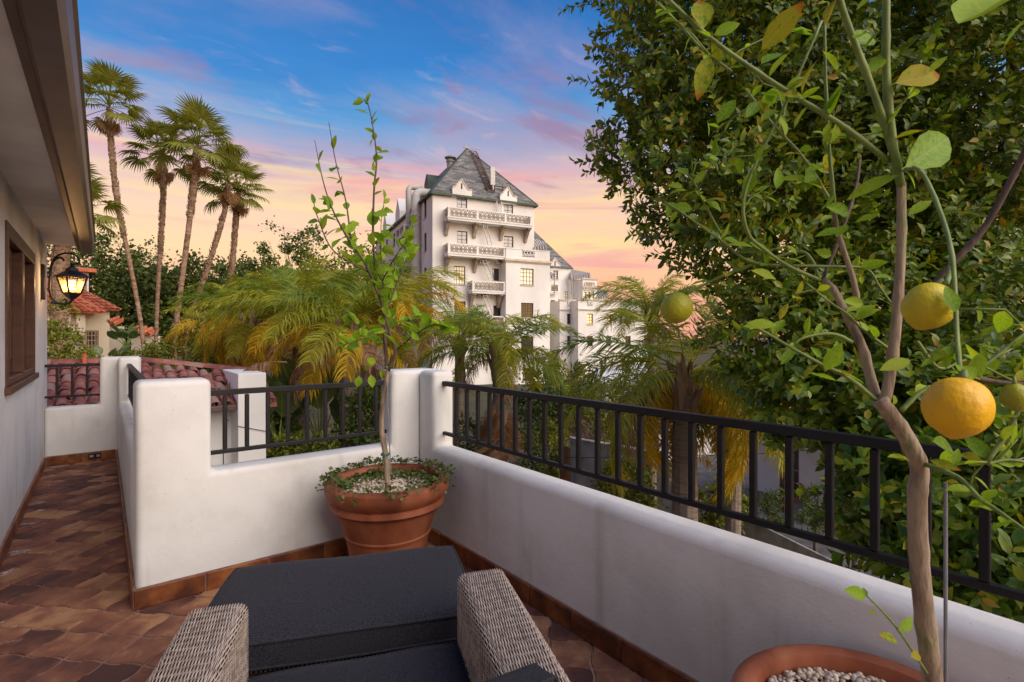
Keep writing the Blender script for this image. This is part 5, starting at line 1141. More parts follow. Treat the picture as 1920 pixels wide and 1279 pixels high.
# ladders, air conditioners, flue, ducts, roof gear
def ladder(p, q, w=.42):
    b = MB(); d = q - p; sd = E1 * w
    for o in (Vector(), sd): b.bar(p + o, q + o, .07, .07)
    n = int(d.length / .36)
    for i in range(1, n): c = p + d * i / n; b.bar(c, c + sd, .05, .05)
    b.build('fire_ladder', M['duct'], ht)
def F3(X, Y, o): s, z = fz(*Z4(X, Y), o); return HC + E1 * s + NF * o + UP * z
ladder(F3(546, 648, 1.0), F3(598, 835, .6)); ladder(F3(540, 932, 1.0), F3(608, 1132, .6)); ladder(F3(545, 1222, 1.0), F3(600, 1400, .6))
ladder(F3(668, 470, .35), F3(668, 565, .35), .5)
for (x0, y0, x1, y1) in ((512, 945, 598, 995), (655, 942, 712, 998), (512, 1232, 590, 1270)):
    a, c = F3(x0, y0, .06), F3(x1, y1, .06); b = MB(); b.obox(Vector((a.x, a.y, c.z)), E1 * ((c - a).dot(E1)), NF * .55, UP * (a.z - c.z)); o = b.build('air_conditioner', M['duct'], ht, bevel=.03)
    b = MB(); w = (c - a).dot(E1); 
    for k in range(5): b.obox(Vector((a.x, a.y, c.z + (a.z - c.z) * (.14 + .15 * k))) + E1 * w * .12 + NF * .552, E1 * w * .6, NF * .02, UP * .05)
    b.build('grille', M['blackish'], o)
fp_ = HPt(hh - 1.25, hh + 2.0, 20.2); b = MB(); b.lathe([(.42, -1.2), (.42, 1.15), (.50, 1.2), (.50, 1.35), (.36, 1.38), (.36, 1.6), (.66, 1.62), (.66, 1.72), (.3, 1.9), (.01, 1.95)], fp_, 16); b.build('roof_flue', M['metal'], ht)
p0 = HC + E2 * 4.4 + NS * .55
def at_side(v, back, out_): q = hit(785, v, HC + NS * out_, NS); return q.z
zd = 16.6; b = MB(); b.tube([p0 + UP * (HZ0 + 2), p0 + UP * (zd - .7)] + [p0 + UP * (zd - .7) + E1 * (.7 - .7 * math.cos(w)) + UP * (.7 * math.sin(w)) for w in np.linspace(.2, PI / 2, 6)] + [p0 + UP * zd + E1 * 3.4], .46, 16)
for z in np.arange(2, zd - 1, 3.0): b.lathe([(.46, -.07), (.53, -.07), (.53, .07), (.46, .07)], p0 + UP * z, 16, True); b.bar(p0 + UP * z, p0 + UP * z - NS * .55, .08)
b.build('air_duct', M['duct'], ht, smooth=True)
p1 = HC + E2 * 7.6 + NS * .5; b = MB(); b.tube([p1 + UP * (ZE - 4), p1 + UP * (zd + .9)] + [p1 + UP * (zd + .9) + E1 * (.5 - .5 * math.cos(w)) + UP * (.5 * math.sin(w)) for w in np.linspace(.3, PI / 2, 5)] + [p1 + UP * (zd + 1.4) + E1 * 1.6], .32, 14); b.build('air_duct', M['duct'], ht, smooth=True)
for z in (ZE - 2.9, ZE - 6.2, ZE - 9.5): balcony(HC, E2, NS, 6.4, 10.4, z, 1.3, .9, .3, 2, [6.9, 9.9])
for k in range(2):
    c0 = 14.0 + 8 * k; b = MB(); g0 = HC + E2 * c0 + NS * .03; b.prism([g0 + UP * (ZE - .2), g0 + UP * (ZE + 1.3), g0 + E2 * 1.2 + UP * (ZE + 3.1), g0 + E2 * 2.4 + UP * (ZE + 1.3), g0 + E2 * 2.4 + UP * (ZE - .2)], -NS * 2.6); b.build('side_gable', M['hotel'], ht)
dm = HPt(1.9, 9.0, 18.2); b = MB(); b.prism([dm + E2 * -.9, dm + E2 * .9, dm + E2 * .9 + UP * .9, dm + UP * 1.9, dm - E2 * .9 + UP * .9], -NS * 2.2); b.build('roof_dormer', M['green_trim'], ht)
gear = HC + E1 * sx(610, 405, -.5)[0] - NF * .6; gz = sx(610, 405, -.5)[1]; b = MB(); b.obox(gear + UP * gz - E1 * .4, E1 * 2.9, -NF * 1.6, UP * .10)
for x in (-.3, .6, 1.5, 2.4): b.bar(gear + E1 * x + UP * gz, gear + E1 * x + UP * (gz + .95), .07); b.bar(gear + E1 * x + UP * (gz - .8) - NF * .8, gear + E1 * x + UP * gz, .06)
b.bar(gear - E1 * .3 + UP * (gz + .9), gear + E1 * 2.4 + UP * (gz + .75), .06); b.build('roof_platform', M['timber'], ht)
b = MB(); b.obox(gear + UP * (gz + .9) + E1 * .15, E1 * .5, -NF * .15, UP * 1.9); b.bar(gear + E1 * .4 + UP * gz, gear + E1 * .4 + UP * (gz + 1.0), .09); b.build('roof_antenna', M['duct'], ht)
b = MB(); lad = R1 + NF * .2; f0 = gear + E1 * .1 + UP * (gz + .3)
for o in (-.35, .35): b.bar(lad + E1 * (.6 + o) - UP * .4 + NF * .35, f0 + E1 * o + NF * .25 - UP * .2, .07)
for i in range(22): a = (lad + E1 * .6 - UP * .4 + NF * .35).lerp(f0 + NF * .25 - UP * .2, i / 21); b.bar(a - E1 * .35, a + E1 * .35, .06)
b.build('roof_ladder', M['timber'], ht)
b = MB(); b.bar(R1 - E1 * .4 + UP * .1, R1 + E1 * 1.7 + UP * .15, .08); b.bar(R1 - UP * .1, R1 + UP * .55 - E1 * .2, .09); b.build('ridge_mast', M['metal'], ht)
# right-hand wing, stepping down
def blk(nm, o, s0, s1, z1, back, wins, z0=HZ0, left=True, top=True):
    facade(o, s0, s1, z0, z1, wins, nm); b = MB(); O = HC + NF * o
    for s in ((s0, s1) if left else (s1,)): q = O + E1 * s; b.add([q + UP * z0, q + E2 * back + UP * z0, q + E2 * back + UP * z1, q + UP * z1], [(0, 1, 2, 3)])
    if top: q = O + UP * z1; b.add([q + E1 * s0, q + E1 * s1, q + E1 * s1 + E2 * back, q + E1 * s0 + E2 * back], [(0, 1, 2, 3)])
    b.build(nm, M['hotel'], ht, fix=False)
def s6(X, o): return fz(1000 + X / 4.92, 560, o)[0]
def z6(X, Y, o): return fz(*Z6(X, Y), o)[1]
o1 = -1.5; zw = z6(300, 312, o1)
w1 = [(R6(180, 318, 228, 410, o1), 'p', 2, 4), (R6(286, 526, 334, 600, o1), 'l', 3, 3), (R6(160, 605, 204, 770, o1), 'd', 1, 1), (R6(290, 735, 335, 825, o1), 'd', 2, 3), (R6(290, 935, 335, 1030, o1), 'd', 2, 3)]
blk('wing_wall', o1, s6(140, o1), s6(345, o1), zw, 16, w1)
a, c = HC + NF * (o1 + .2) + E1 * (s6(140, o1) - 6) + UP * zw, HC + NF * (o1 + .2) + E1 * (s6(345, o1) + .3) + UP * zw
rg = HC + NF * (o1 - 6) + E1 * (s6(140, o1) - 1.2) + UP * (zw + 7.2); rg2 = rg - E1 * 4.8
slate_roof('wing_roof', [[a, c, rg, rg2], [c, c + E2 * 14, rg + E2 * 3, rg]])
gable([Z6(160, 330), Z6(160, 268), Z6(176, 248), Z6(200, 212), Z6(226, 252), Z6(250, 275), Z6(250, 330)], o1 + .03, 1.0)
balcony(HC + NF * o1, E1, NF, s6(146, o1 + .9), s6(243, o1 + .9), z6(200, 545, o1 + .9) + .25, .9, .85, .25, 1, ())
o2 = .8; zt2_ = z6(500, 415, o2); s20, s21 = s6(455, o2), s6(583, o2)
w2 = [(R6(466, 528, 492, 605, o2), 'y', 1, 3), (R6(500, 528, 526, 605, o2), 'y', 1, 3), (R6(535, 528, 562, 605, o2), 'y', 1, 3)]
blk('tower_wall', o2, s20, s21, zt2_, 3.2, w2)
ob_ = -1.0; blk('wing_wall', ob_, s6(340, ob_), s6(458, ob_), z6(400, 415, ob_), 10, [(R6(404, 526, 432, 600, ob_), 'd', 1, 3)])
r = R6(470, 455, 565, 515, o2); b = MB(); cc = HC + NF * (o2 + .05)
for i in range(9):
    x = r[0] + (r[1] - r[0]) * (i + .5) / 9; z = (r[2] + r[3]) / 2 + (.28 if i % 2 else -.1); b.tube([cc + E1 * (x + .22 * math.cos(w)) + UP * (z + .26 * math.sin(w)) for w in np.linspace(0, 2 * PI, 9)], .07, 5, False)
b.build('carved_relief', M['trim'], ht)
b = MB(); b.obox(HC + NF * (o2 - .1) + E1 * (s20 - .12) + UP * (zt2_ - .9), E1 * (s21 - s20 + .24), NF * .22, UP * .14); b.obox(HC + NF * (o2 - .1) + E1 * (s20 - .12) + UP * zt2_, E1 * (s21 - s20 + .24), NF * .22, UP * .16); b.build('tower_cornice', M['trim'], ht)
o3 = 2.4; s30, s31 = s6(413, o3), s6(1120, o3); zt3_ = z6(600, 610, o3)
w3 = [(R6(498, 730, 550, 825, o3), 'y', 2, 3), (R6(672, 735, 718, 825, o3), 'y', 2, 3), (R6(498, 935, 550, 1030, o3), 'd', 2, 3), (R6(672, 935, 718, 1030, o3), 'd', 2, 3)] + [(R6(x, y0, x + 48, y0 + 95, o3), k, 2, 3) for x in (850, 1020) for y0, k in ((735, 'd'), (935, 'd'))]
blk('lower_wall', o3, s30, s31, zt3_ - .02, 9, w3)
o4 = .9; s40, s41 = s6(243, o4), s6(414, o4); zt4_ = z6(300, 608, o4)
blk('lower_wall', o4, s40, s41, zt3_ - .03, 8, [(R6(312, 730, 360, 825, o4), 'd', 2, 3), (R6(312, 935, 360, 1030, o4), 'd', 2, 3)])
b = MB()
for (o, a, c) in ((o3, s30, s31), (o4, s40, s41)):
    for z in (zt3_, zt3_ - 1.05): b.obox(HC + NF * (o - .2) + E1 * (a - .1) + UP * (z - .002), E1 * (c - a + .2), NF * .32, UP * .14)
b.build('parapet_bands', M['trim'], ht)
for (x0, x1, o) in ((500, 548, o3), (676, 716, o3), (315, 355, o4)):
    r = R6(x0, 615, x1, 652, o); cross_panel(HC + NF * o, E1, NF, *r, ht, 2)
def awning(x0, x1, ytop, ybot, o, depth=1.3):
    ob2 = o - depth; h = ybot - ytop
    def pt(X, Y, oo): q = fz(*Z6(X, Y), oo); return HC + NF * oo + E1 * q[0] + UP * q[1]
    a, c, d, e = pt(x0, ytop, ob2), pt(x1, ytop + h * .42, ob2), pt(x1, ybot - h * .30, o), pt(x0, ybot - h * .12, o)
    aw = slate_roof('awning', [[e, d, c, a], [e - UP * .32, d - UP * .32, d, e], [d - UP * .32, c - UP * .02, c, d]], ht, 'awning')
    b = MB(); 
    for p in (d, e): b.bar(p - UP * 2.0, p, .07)
    b.build('awning_post', M['metal'], aw)
awning(10, 122, 30, 130, 0.2); awning(350, 522, 320, 398, -.4); awning(583, 690, 492, 588, 1.0); awning(147, 196, 338, 388, o1 + 1.0, .8)

# ================================================================== cream house far left
cx_d = 27.0
CO = P(510 / 3.197, 631, cx_d); CO.z = 0; ca = rad(-30); CE = Vector((math.cos(ca), math.sin(ca), 0)); CN = Vector((CE.y, -CE.x, 0))
CE = Vector((.985, .17, 0)).normalized(); CN = Vector((CE.y, -CE.x, 0))
def cz(X, Y, o=0.0):
    p = hit(X / 3.197, 380 + Y / 3.197, CO + CN * o, CN); return (p - CO).dot(CE), p.z
def cr(x0, y0, x1, y1, o=0.0): a = cz(x0, y0, o); b = cz(x1, y1, o); return (a[0], b[0], b[1], a[1])
cream = thing('cream_house', 'cream stucco house with red tiled roofs among trees beyond the wall lantern', 'house', CO + UP * GZ)
def cwall(o, x0, x1, ytop, wins, nm='wall', m='cream'):
    sa, sb_ = cz(x0, 700, o)[0], cz(x1, 700, o)[0]; z1 = cz((x0 + x1) / 2, ytop, o)[1]
    b = MB(); wall_grid(b, CO + CN * o, CE, CN, sa, sb_, GZ, z1, [w[0] for w in wins], .18)
    for s in (sa, sb_): q = CO + CN * o + CE * s; b.add([q + UP * GZ, q - CN * 6 + UP * GZ, q - CN * 6 + UP * z1, q + UP * z1], [(0, 1, 2, 3)])
    b.build(nm, M[m], cream, fix=False)
    for r, nx, ny in wins: window(cream, CO + CN * o, CE, CN, r, M['pane_dark'], M['tan_frame'], nx, ny, .08, .05, .12, M['tan_frame'])
    return sa, sb_, z1
def barrel_roof(name, e0, e1, r1, r0, parent, m='roof_red', w=.26, row=.42):
    e0, e1, r1, r0 = map(Vector, (e0, e1, r1, r0)); n = max(2, int((e1 - e0).length / w)); vs = []; fs = []; k = 0
    nrm_ = (e1 - e0).cross(r0 - e0).normalized(); nrm_ = nrm_ if nrm_.z > 0 else -nrm_
    for i in range(n):
        a, c = e0.lerp(e1, (i + .5) / n), r0.lerp(r1, (i + .5) / n); L = (c - a).length; m_ = max(1, int(L / row)); sd = (e1 - e0).normalized() * (w * .40); d = (c - a) / m_
        for j in range(m_):
            p, q = a + d * j, a + d * (j + 1.12)
            for (pt, f, lift) in ((p, 1.0, .05), (q, .8, .0)):
                for t in np.linspace(0, PI, 6): vs.append(tuple(pt + sd * (f * math.cos(t)) + nrm_ * (.12 * math.sin(t) + lift)))
            for t in range(5): fs.append((k + t, k + t + 1, k + 7 + t, k + 6 + t))
            k += 12
    base_ = MB(); base_.add([e0, e1, r1, r0], [(0, 1, 2, 3)]); b = base_.build(name, M[m], parent, fix=False)
    o = mobj('roof_tiles', np_mesh('roof_tiles', np.array(vs), np.array(fs), M[m], True), b); o['kind'] = 'stuff'; return b
sa, sb_, z1 = cwall(0, 510, 657, 640, [(cr(512, 766, 592, 885), 4, 4)])
Q = lambda s, o, z: CO + CE * s + CN * o + UP * z
barrel_roof('roof', Q(sa - .4, .35, z1 - .05), Q(sb_ + .4, .35, z1 - .05), Q(sb_ - 1.2, -2.6, z1 + 1.35), Q(sa - .4, -2.6, z1 + 1.35), cream)
barrel_roof('roof', Q(sb_ + .4, .35, z1 - .05), Q(sb_ + .4, -5.5, z1 - .05), Q(sb_ - 1.2, -3.0, z1 + 1.35), Q(sb_ - 1.2, -2.6, z1 + 1.35), cream)
sc, sd_, z2 = cwall(.9, 250, 512, 655, [(cr(425, 660, 458, 722, .9), 2, 2), (cr(297, 655, 322, 725, .9), 2, 2)])
barrel_roof('roof', Q(sc - .4, 1.3, z2 - .05), Q(sd_ + .7, 1.3, z2 - .05), Q(sd_ - 2.6, -2.5, z2 + 2.6), Q(sc - .4, -2.5, z2 + 2.6), cream)
barrel_roof('roof', Q(sd_ + .7, 1.3, z2 - .05), Q(sd_ + .7, -2.5, z2 + .6), Q(sd_ - 2.4, -2.6, z2 + 2.6), Q(sd_ - 2.6, -2.5, z2 + 2.6), cream)
se, sf_, z3 = cwall(-4.0, 420, 532, 415, [(cr(500, 430, 520, 570, -4.0), 1, 3)], 'tower_wall', 'white_wall')
b = MB(); b.obox(Q(se - .3, -3.6, z3), CE * (sf_ - se + .6), -CN * 4, UP * .22); b.build('tower_eave', M['roof_red'], cream)
b = MB(); r = cr(430, 790, 510, 812, .9); b.obox(Q(r[0], .901, r[2]), CE * (r[1] - r[0]), CN * .5, UP * (r[3] - r[2])); b.build('ledge', M['tan_frame'], cream)
# garden wall with tile coping running right from the cream house
gw = thing('garden_wall', 'low cream garden wall with red tile coping behind the fan palm trunks', 'wall', P(215, 640, 26))
for (ua, va, ub, vb, d) in ((206, 603, 222, 612, 25.5), (246, 622, 290, 630, 25.0)):
    a, c = P(ua, va, d), P(ub, vb, d); b = MB(); b.obox(Vector((a.x, a.y, GZ)), Vector((c.x - a.x, c.y - a.y, 0)), Vector((.25, .3, 0)), UP * (min(a.z, c.z) - GZ)); b.build('wall', M['cream'], gw)
    barrel_roof('coping', a - FW * .25, c - FW * .25, c + FW * .35 + UP * .25, a + FW * .35 + UP * .25, gw)

# ================================================================== tall fan palms
def pp(pts, d, zb=GZ):
    q = [P(u, v, d) for u, v in pts]; return [Vector((q[0].x + (q[0].x - q[1].x) * .6, q[0].y + (q[0].y - q[1].y) * .6, zb))] + q
fan_palm('tallest fan palm, leftmost against the sky, with slender curving trunk', pp([(268, 640), (245, 500), (222, 392), (210, 290), (205, 205)], 22), .08, .095, .50, 26, 6, 1.06)
fan_palm('upright fan palm second from the left, its straight trunk rough at the top', pp([(292, 650), (298, 510), (303, 430), (306, 350), (305, 298)], 24), .075, .10, .42, 24, 7, 1.06)
fan_palm('fan palm with thick shaggy trunk leaning right, third from the left', pp([(328, 640), (340, 535), (356, 410), (364, 340), (371, 278)], 22), .095, .12, .60, 26, 5, 1.08)
fan_palm('leaning fan palm whose crown overlaps the rightmost palm', pp([(352, 615), (372, 555), (400, 470), (420, 400), (428, 345)], 25), .08, .105, .40, 22, 9, .95)
fan_palm('rightmost fan palm with short visible trunk and hanging dead leaves', pp([(425, 600), (435, 500), (441, 430), (446, 362)], 27), .105, .12, .2, 26, 9, 1.06)
fan_palm('fan palm half hidden behind the house eave, trunk showing behind the lantern', pp([(110, 640), (112, 560), (114, 480), (135, 398)], 19), .24, .22, .1, 24, 9, 1.05)

# ================================================================== background trees and shrubs
TG = 'trees behind the fan palms'
def bt(label, u, v, d, lobes, n, L, m, **k):
    cs = [P(a, b_, d + dd) for a, b_, dd, r in lobes]; rs = [r for *_, r in lobes]; base = P(u, v, d); base.z = GZ
    return tree('tree', label, 'tree', base, cs, rs, n, L, m, group=TG, **k)
bt('dark leafy tree behind the cream house and lantern', 180, 600, 33, [(150, 520, 0, 2.3), (200, 500, 1, 2.2), (235, 545, -1, 2.4), (120, 480, 2, 2.0), (190, 580, 0, 2.4)], 9000, .26, 'tree_dark', clumps=90)
bt('dark tree between the first two fan palm trunks', 270, 620, 32, [(262, 560, 0, 2.2), (250, 610, 0, 2.0), (300, 590, 1, 1.9), (275, 520, 2, 1.2)], 6500, .26, 'tree_dark', clumps=80)
bt('dark round tree behind the thick shaggy palm trunk', 345, 620, 31, [(345, 530, 0, 1.8), (330, 580, 0, 2.2), (385, 545, 1, 1.9), (360, 610, 0, 2.0)], 7000, .26, 'tree_dark', clumps=80)
bt('dark tree behind the rightmost fan palms', 440, 620, 34, [(420, 560, 0, 2.4), (470, 550, 0, 2.2), (500, 530, 2, 1.9), (450, 515, 2, 1.2)], 7000, .26, 'tree_dark', clumps=80)
bt('sparse twiggy tree with see-through crown between palms and sapling', 555, 600, 36, [(530, 460, 0, 1.5), (560, 445, 1, 1.4), (590, 462, 0, 1.3), (545, 490, 0, 1.4), (585, 490, 1, 1.2)], 1700, .24, 'tree_dark', clumps=44, sig=.16, tr=.12)
bt('thin bare-branched tree behind the upright palm', 275, 620, 38, [(270, 480, 0, 1.4), (285, 500, 1, 1.3)], 420, .2, 'tree_dark', clumps=26, sig=.14, tr=.10)
bt('tall green tree left of the hotel behind the feather palms', 640, 640, 30, [(600, 560, 0, 2.2), (660, 540, 0, 2.4), (700, 570, 0, 2.2), (560, 540, 0, 2.2)], 8000, .24, 'tree_mid', clumps=90)
SG = 'garden shrubs below the terrace'
def shrub(label, u, v, d, lobes, n, L, m, **k):
    cs = [P(a, b_, d + dd) for a, b_, dd, r in lobes]; rs = [r for *_, r in lobes]; base = P(u, v, d); base.z = GZ
    return tree('shrub', label, 'shrub', base, cs, rs, n, L, m, group=SG, tr=.05, **k)
shrub('bright green clipped hedge shrub beside the house corner', 110, 690, 13.5, [(104, 600, 0, .55), (112, 645, 0, .62), (125, 690, 0, .6), (100, 690, 0, .6)], 5200, .085, 'tree_mid', clumps=70)
shrub('small leafy shrub in front of the cream house window', 160, 700, 14.5, [(148, 685, 0, .42), (168, 682, 0, .34), (168, 708, 0, .45)], 2400, .085, 'tree_light', clumps=44)
shrub('low olive shrub left of the gold palm fronds', 260, 690, 15, [(235, 690, 0, .5), (265, 684, 0, .52), (290, 690, 0, .5), (215, 702, 0, .45)], 3600, .09, 'tree_mid', clumps=60)
shrub('broad olive shrub behind the red roof ridge', 360, 690, 13, [(330, 670, 0, .62), (370, 650, 0, .62), (410, 665, 0, .6), (440, 680, 0, .55), (385, 690, 0, .6)], 6000, .085, 'tree_mid', clumps=90)
shrub('yellow-green bush at the foot of the palms behind the front railing', 560, 880, 8.2, [(545, 840, 0, .26), (580, 832, 0, .26), (605, 838, 0, .22), (525, 850, 0, .2)], 2600, .075, 'tree_light', clumps=40)
shrub('dark shrub behind the front railing beside the corner pillar', 690, 880, 9.5, [(690, 790, 0, .55), (715, 830, 0, .5), (670, 840, 0, .5), (700, 750, .5, .4)], 4200, .08, 'tree_dark', clumps=60)
shrub('dark undergrowth beside the white fin wall', 520, 880, 10.0, [(510, 790, 0, .42), (522, 840, 0, .45), (540, 770, .5, .4)], 2800, .08, 'tree_dark', clumps=44)
shrub('dark green tree seen through the long railing at mid distance', 1030, 860, 17, [(1020, 740, 0, 1.0), (1055, 720, 0, 1.0), (1010, 800, 0, .95), (1045, 790, 0, .9), (1085, 735, .5, .8)], 6500, .13, 'tree_dark', clumps=90)
shrub('slim yellow-green shrub beside the wooden fence', 1035, 880, 14, [(1030, 830, 0, .5), (1028, 870, 0, .5), (1040, 800, 0, .3)], 2400, .1, 'tree_mid', clumps=40)
shrub('orange-tinted bush behind the right-hand feather palm', 1150, 800, 15, [(1140, 745, 0, .7), (1180, 735, 0, .7), (1120, 790, 0, .6)], 3600, .1, 'tree_mid', clumps=60)
shrub('leafy green shrub below the long railing between block wall and stout palm', 1190, 930, 10.6, [(1175, 905, 0, .45), (1210, 915, 0, .45), (1150, 900, .4, .4)], 2600, .09, 'tree_mid', clumps=44)
shrub('leafy shrub at the foot of the stout palm, right of its trunk', 1345, 950, 9.8, [(1335, 935, 0, .38), (1370, 950, 0, .36), (1320, 960, 0, .34)], 2400, .085, 'tree_mid', clumps=40)
shrub('dark shrub beside the dry-skirted palm behind the first balusters', 890, 850, 12.5, [(880, 825, 0, .5), (910, 845, 0, .45), (985, 850, .5, .5)], 2600, .09, 'tree_dark', clumps=44)
for (u, v, d, lab) in ((1440, 958, 13.0, 'fern-like shrub left of the coiled red hose'), (1530, 965, 11.5, 'fern-like shrub right of the coiled red hose'), (1600, 985, 10.0, 'fern-like shrub at the foot of the ficus foliage')):
    shrub(lab, u, v, d, [(u, v - 30, 0, .26), (u - 8, v - 10, 0, .38), (u + 14, v + 8, 0, .36)], 1500, .1, 'tree_dark', clumps=30, wr=.16)
# bird-of-paradise and banana-like broad leaves
def broad(label, p, n, L, spread, name='broad_leaf_plant', m='banana'):
    t = thing(name, label, 'plant', p)
    me = BL
    for k in range(n):
        az = 2 * PI * k / n + random.uniform(-.4, .4); el = random.uniform(.55, 1.25); l = L * random.uniform(.75, 1.1)
        d = Vector((math.cos(az) * math.cos(el) * spread, math.sin(az) * math.cos(el) * spread, math.sin(el))); h = p + d * l * .55
        b = MB(); b.tube([p, p.lerp(h, .5) + Vector((0, 0, .02)), h], [.025, .018, .012], 6); b.build('stalk', M['green_stem'], t, smooth=True)
        mobj('leaf', me, t, frame_of(h, d + Vector((0, 0, .1)), Vector((0, 0, 1)) - d * .3 + rvec(.5)) @ Matrix.Diagonal((l * .85, l * .62, l * .62, 1)))
BL = leaf_mesh('leaf', M['banana'], .24, .30, .04, .3)
broad('bird-of-paradise plant with upright paddle leaves by the cream house', P(238, 652, 19), 11, .9, .9, 'bird_of_paradise')
broad('small paddle-leaved plant just above the walkway pillar', P(203, 686, 15), 8, .75, .9, 'bird_of_paradise')
broad('broad-leaved banana plant behind the front railing', P(600, 840, 10.5), 9, 2.0, .6, 'banana_plant')
broad('second broad-leaved banana plant beside the white fin wall', P(520, 850, 9.8), 8, 1.5, .7, 'banana_plant')

# ================================================================== feather palms
def base_at(u, v, d, dx=0): p = P(u, v, d); return Vector((p.x, p.y, GZ))
QA = queen_palm('leftmost feather palm with gold fronds hanging over the red roof', [base_at(470, 800, 12), P(470, 700, 12), P(468, 612, 12)], .15, [(QG, 4, .4, 1.25), (QL, 8, .1, 1.0), (QY, 16, -.6, .5)], 4, .62)
queen_palm('feather palm with bright green arching fronds behind the white fin wall', [base_at(548, 800, 11.2), P(560, 740, 11), P(566, 605, 11)], .16, [(QG, 5, .5, 1.4), (QL, 14, .2, 1.3), (QY, 10, -.5, .4)], 8, .70)
queen_palm('feather palm with dry fronds hanging behind the sapling', [base_at(652, 800, 10.2), P(651, 730, 10), P(650, 630, 10)], .14, [(QG, 4, .5, 1.4), (QL, 10, .3, 1.2), (QY, 7, -.2, .5)], 12, .78)
queen_palm('feather palm with upright green fronds between the gold palm and the sapling', [base_at(610, 800, 13), P(612, 680, 13), P(612, 600, 13)], .13, [(QG, 9, .7, 1.45), (QL, 9, .5, 1.35)], 0, .72)
queen_palm('low gold feather palm above the red roof ridge, leftmost of the gold mounds', [base_at(392, 800, 13.5), P(392, 700, 13.5), P(392, 628, 13.5)], .12, [(QL, 5, .3, 1.2), (QY, 15, -.6, .7)], 2, .52)
queen_palm('pale green feather palm behind the gold mounds, left of the sapling top', [base_at(520, 800, 14.5), P(520, 680, 14.5), P(520, 575, 14.5)], .12, [(QG, 8, .2, 1.4), (QL, 12, -.1, 1.2)], 0, .66)
queen_palm('tall yellow-green feather palm just left of the hotel corner', [base_at(690, 800, 14), P(690, 680, 14), P(688, 568, 14)], .12, [(QG, 6, .2, 1.4), (QL, 12, -.2, 1.2), (QY, 6, -.5, .3)], 2, .66)
queen_palm('small olive feather palm between the fan palm trunks and gold mounds', [base_at(440, 800, 16), P(440, 680, 16), P(438, 588, 16)], .12, [(QG, 10, .1, 1.4), (QL, 8, -.2, 1.0)], 0, .62)
queen_palm('feather palm with yellow foliage between the sapling and the hotel', [base_at(735, 800, 15), P(738, 680, 15), P(738, 590, 15)], .16, [(QL, 8, .1, 1.2), (QY, 12, -.2, .9)], 7, 1.0)
queen_palm('small feather palm beside the hotel corner, left of the crown palm', [base_at(858, 800, 14), P(860, 740, 14), P(862, 648, 14)], .12, [(QG, 16, -.1, 1.35)], 2, .66)
QM = queen_palm('feather palm in front of the hotel with a skirt of dry fronds', [base_at(938, 860, 12), P(938, 780, 12), P(936, 668, 12)], .17, [(QG, 8, -.05, 1.4), (QL, 12, -.2, 1.2)], 4, .78)
for k in range(22):                                       # the dry skirt hanging along its trunk
    a = random.uniform(0, 2 * PI); frond_at(QM, QD[1], P(938, 735, 12) + Vector((math.cos(a) * .15, math.sin(a) * .15, random.uniform(-.35, .1))), a, random.uniform(-1.5, -1.15), random.uniform(-.5, .5), random.uniform(.6, .8), 'dead_frond')
QR = queen_palm('large feather palm with stout ringed trunk behind the long railing', [base_at(1285, 1000, 8.4), P(1283, 860, 8.3), P(1284, 716, 8.2)], .19, [(QG, 4, .1, 1.35), (QL, 14, .0, 1.3), (QL, 6, -.6, .0, 2.95, 7.6), (QY, 13, -.85, -.15, 2.95, 7.6)], 2, .84)
queen_palm('slender feather palm behind the stout one, its crown above the rest', [base_at(1222, 900, 11), P(1222, 720, 11), P(1225, 600, 11)], .09, [(QG, 9, -.1, 1.4), (QL, 10, .2, 1.3)], 0, .58)
queen_palm('feather palm half hidden by the ficus, right of the stout trunk', [base_at(1372, 1000, 8.9), P(1376, 880, 8.9), P(1378, 765, 8.9)], .12, [(QG, 8, -.2, 1.1), (QL, 8, -.5, .7), (QY, 7, -.8, -.1)], 1, .52)

# ================================================================== the yard below on the right
dv = MB(); dv.prism([P(940, 900, 12).xy.to_3d() + UP * (GZ + .004), P(1000, 820, 22).xy.to_3d() + UP * (GZ + .004), P(1500, 830, 22).xy.to_3d() + UP * (GZ + .004), P(1750, 1050, 9).xy.to_3d() + UP * (GZ + .004), P(1300, 1200, 6.5).xy.to_3d() + UP * (GZ + .004)], (0, 0, -.03)); tag(dv.build('driveway', M['asphalt']), kind='structure')
kb = MB(); a, c = P(875, 853, 13), P(1002, 842, 18); a.z = c.z = GZ + .07; kb.bar(a, c, .16, .14); tag(kb.build('kerb', M['hose']), kind='structure')
rw = thing('retaining_wall', 'low grey rendered wall below the long railing, along the planting bed', 'wall', P(1300, 940, 12).xy.to_3d() + UP * GZ)
a, c = P(1235, 915, 13.2), P(1665, 1085, 7.2); a.z = c.z = -2.15; b = MB(); n = 6
for k in range(n):
    p, q = a.lerp(c, k / n), a.lerp(c, (k + .985) / n); b = MB(); b.obox(Vector((p.x, p.y, GZ)), q - p, Vector((.12, .16, 0)), UP * (-2.15 - GZ)); b.build('wall_panel', M['concrete'], rw, bevel=.01)
hw = thing('garden_house', 'pale low outbuilding with brown timber pergola behind the planting bed', 'house', P(1480, 950, 15).xy.to_3d() + UP * GZ)
a, c = P(1405, 900, 16.5), P(1760, 920, 12.5); e = Vector((c.x - a.x, c.y - a.y, 0)); L = e.length; e.normalize(); nn_ = Vector((e.y, -e.x, 0)); nn_ = nn_ if nn_.dot(FW) < 0 else -nn_
O_ = Vector((a.x, a.y, 0)); dr = (L * .20, L * .32, GZ, GZ + 1.75); b = MB(); wall_grid(b, O_, e, nn_, 0, L, GZ, GZ + 2.5, [dr], .15); b.build('wall', M['white_wall'], hw, fix=False)
window(hw, O_, e, nn_, dr, M['pane_dark'], M['tan_frame'], 1, 2, .06, .04, .12, name='door')
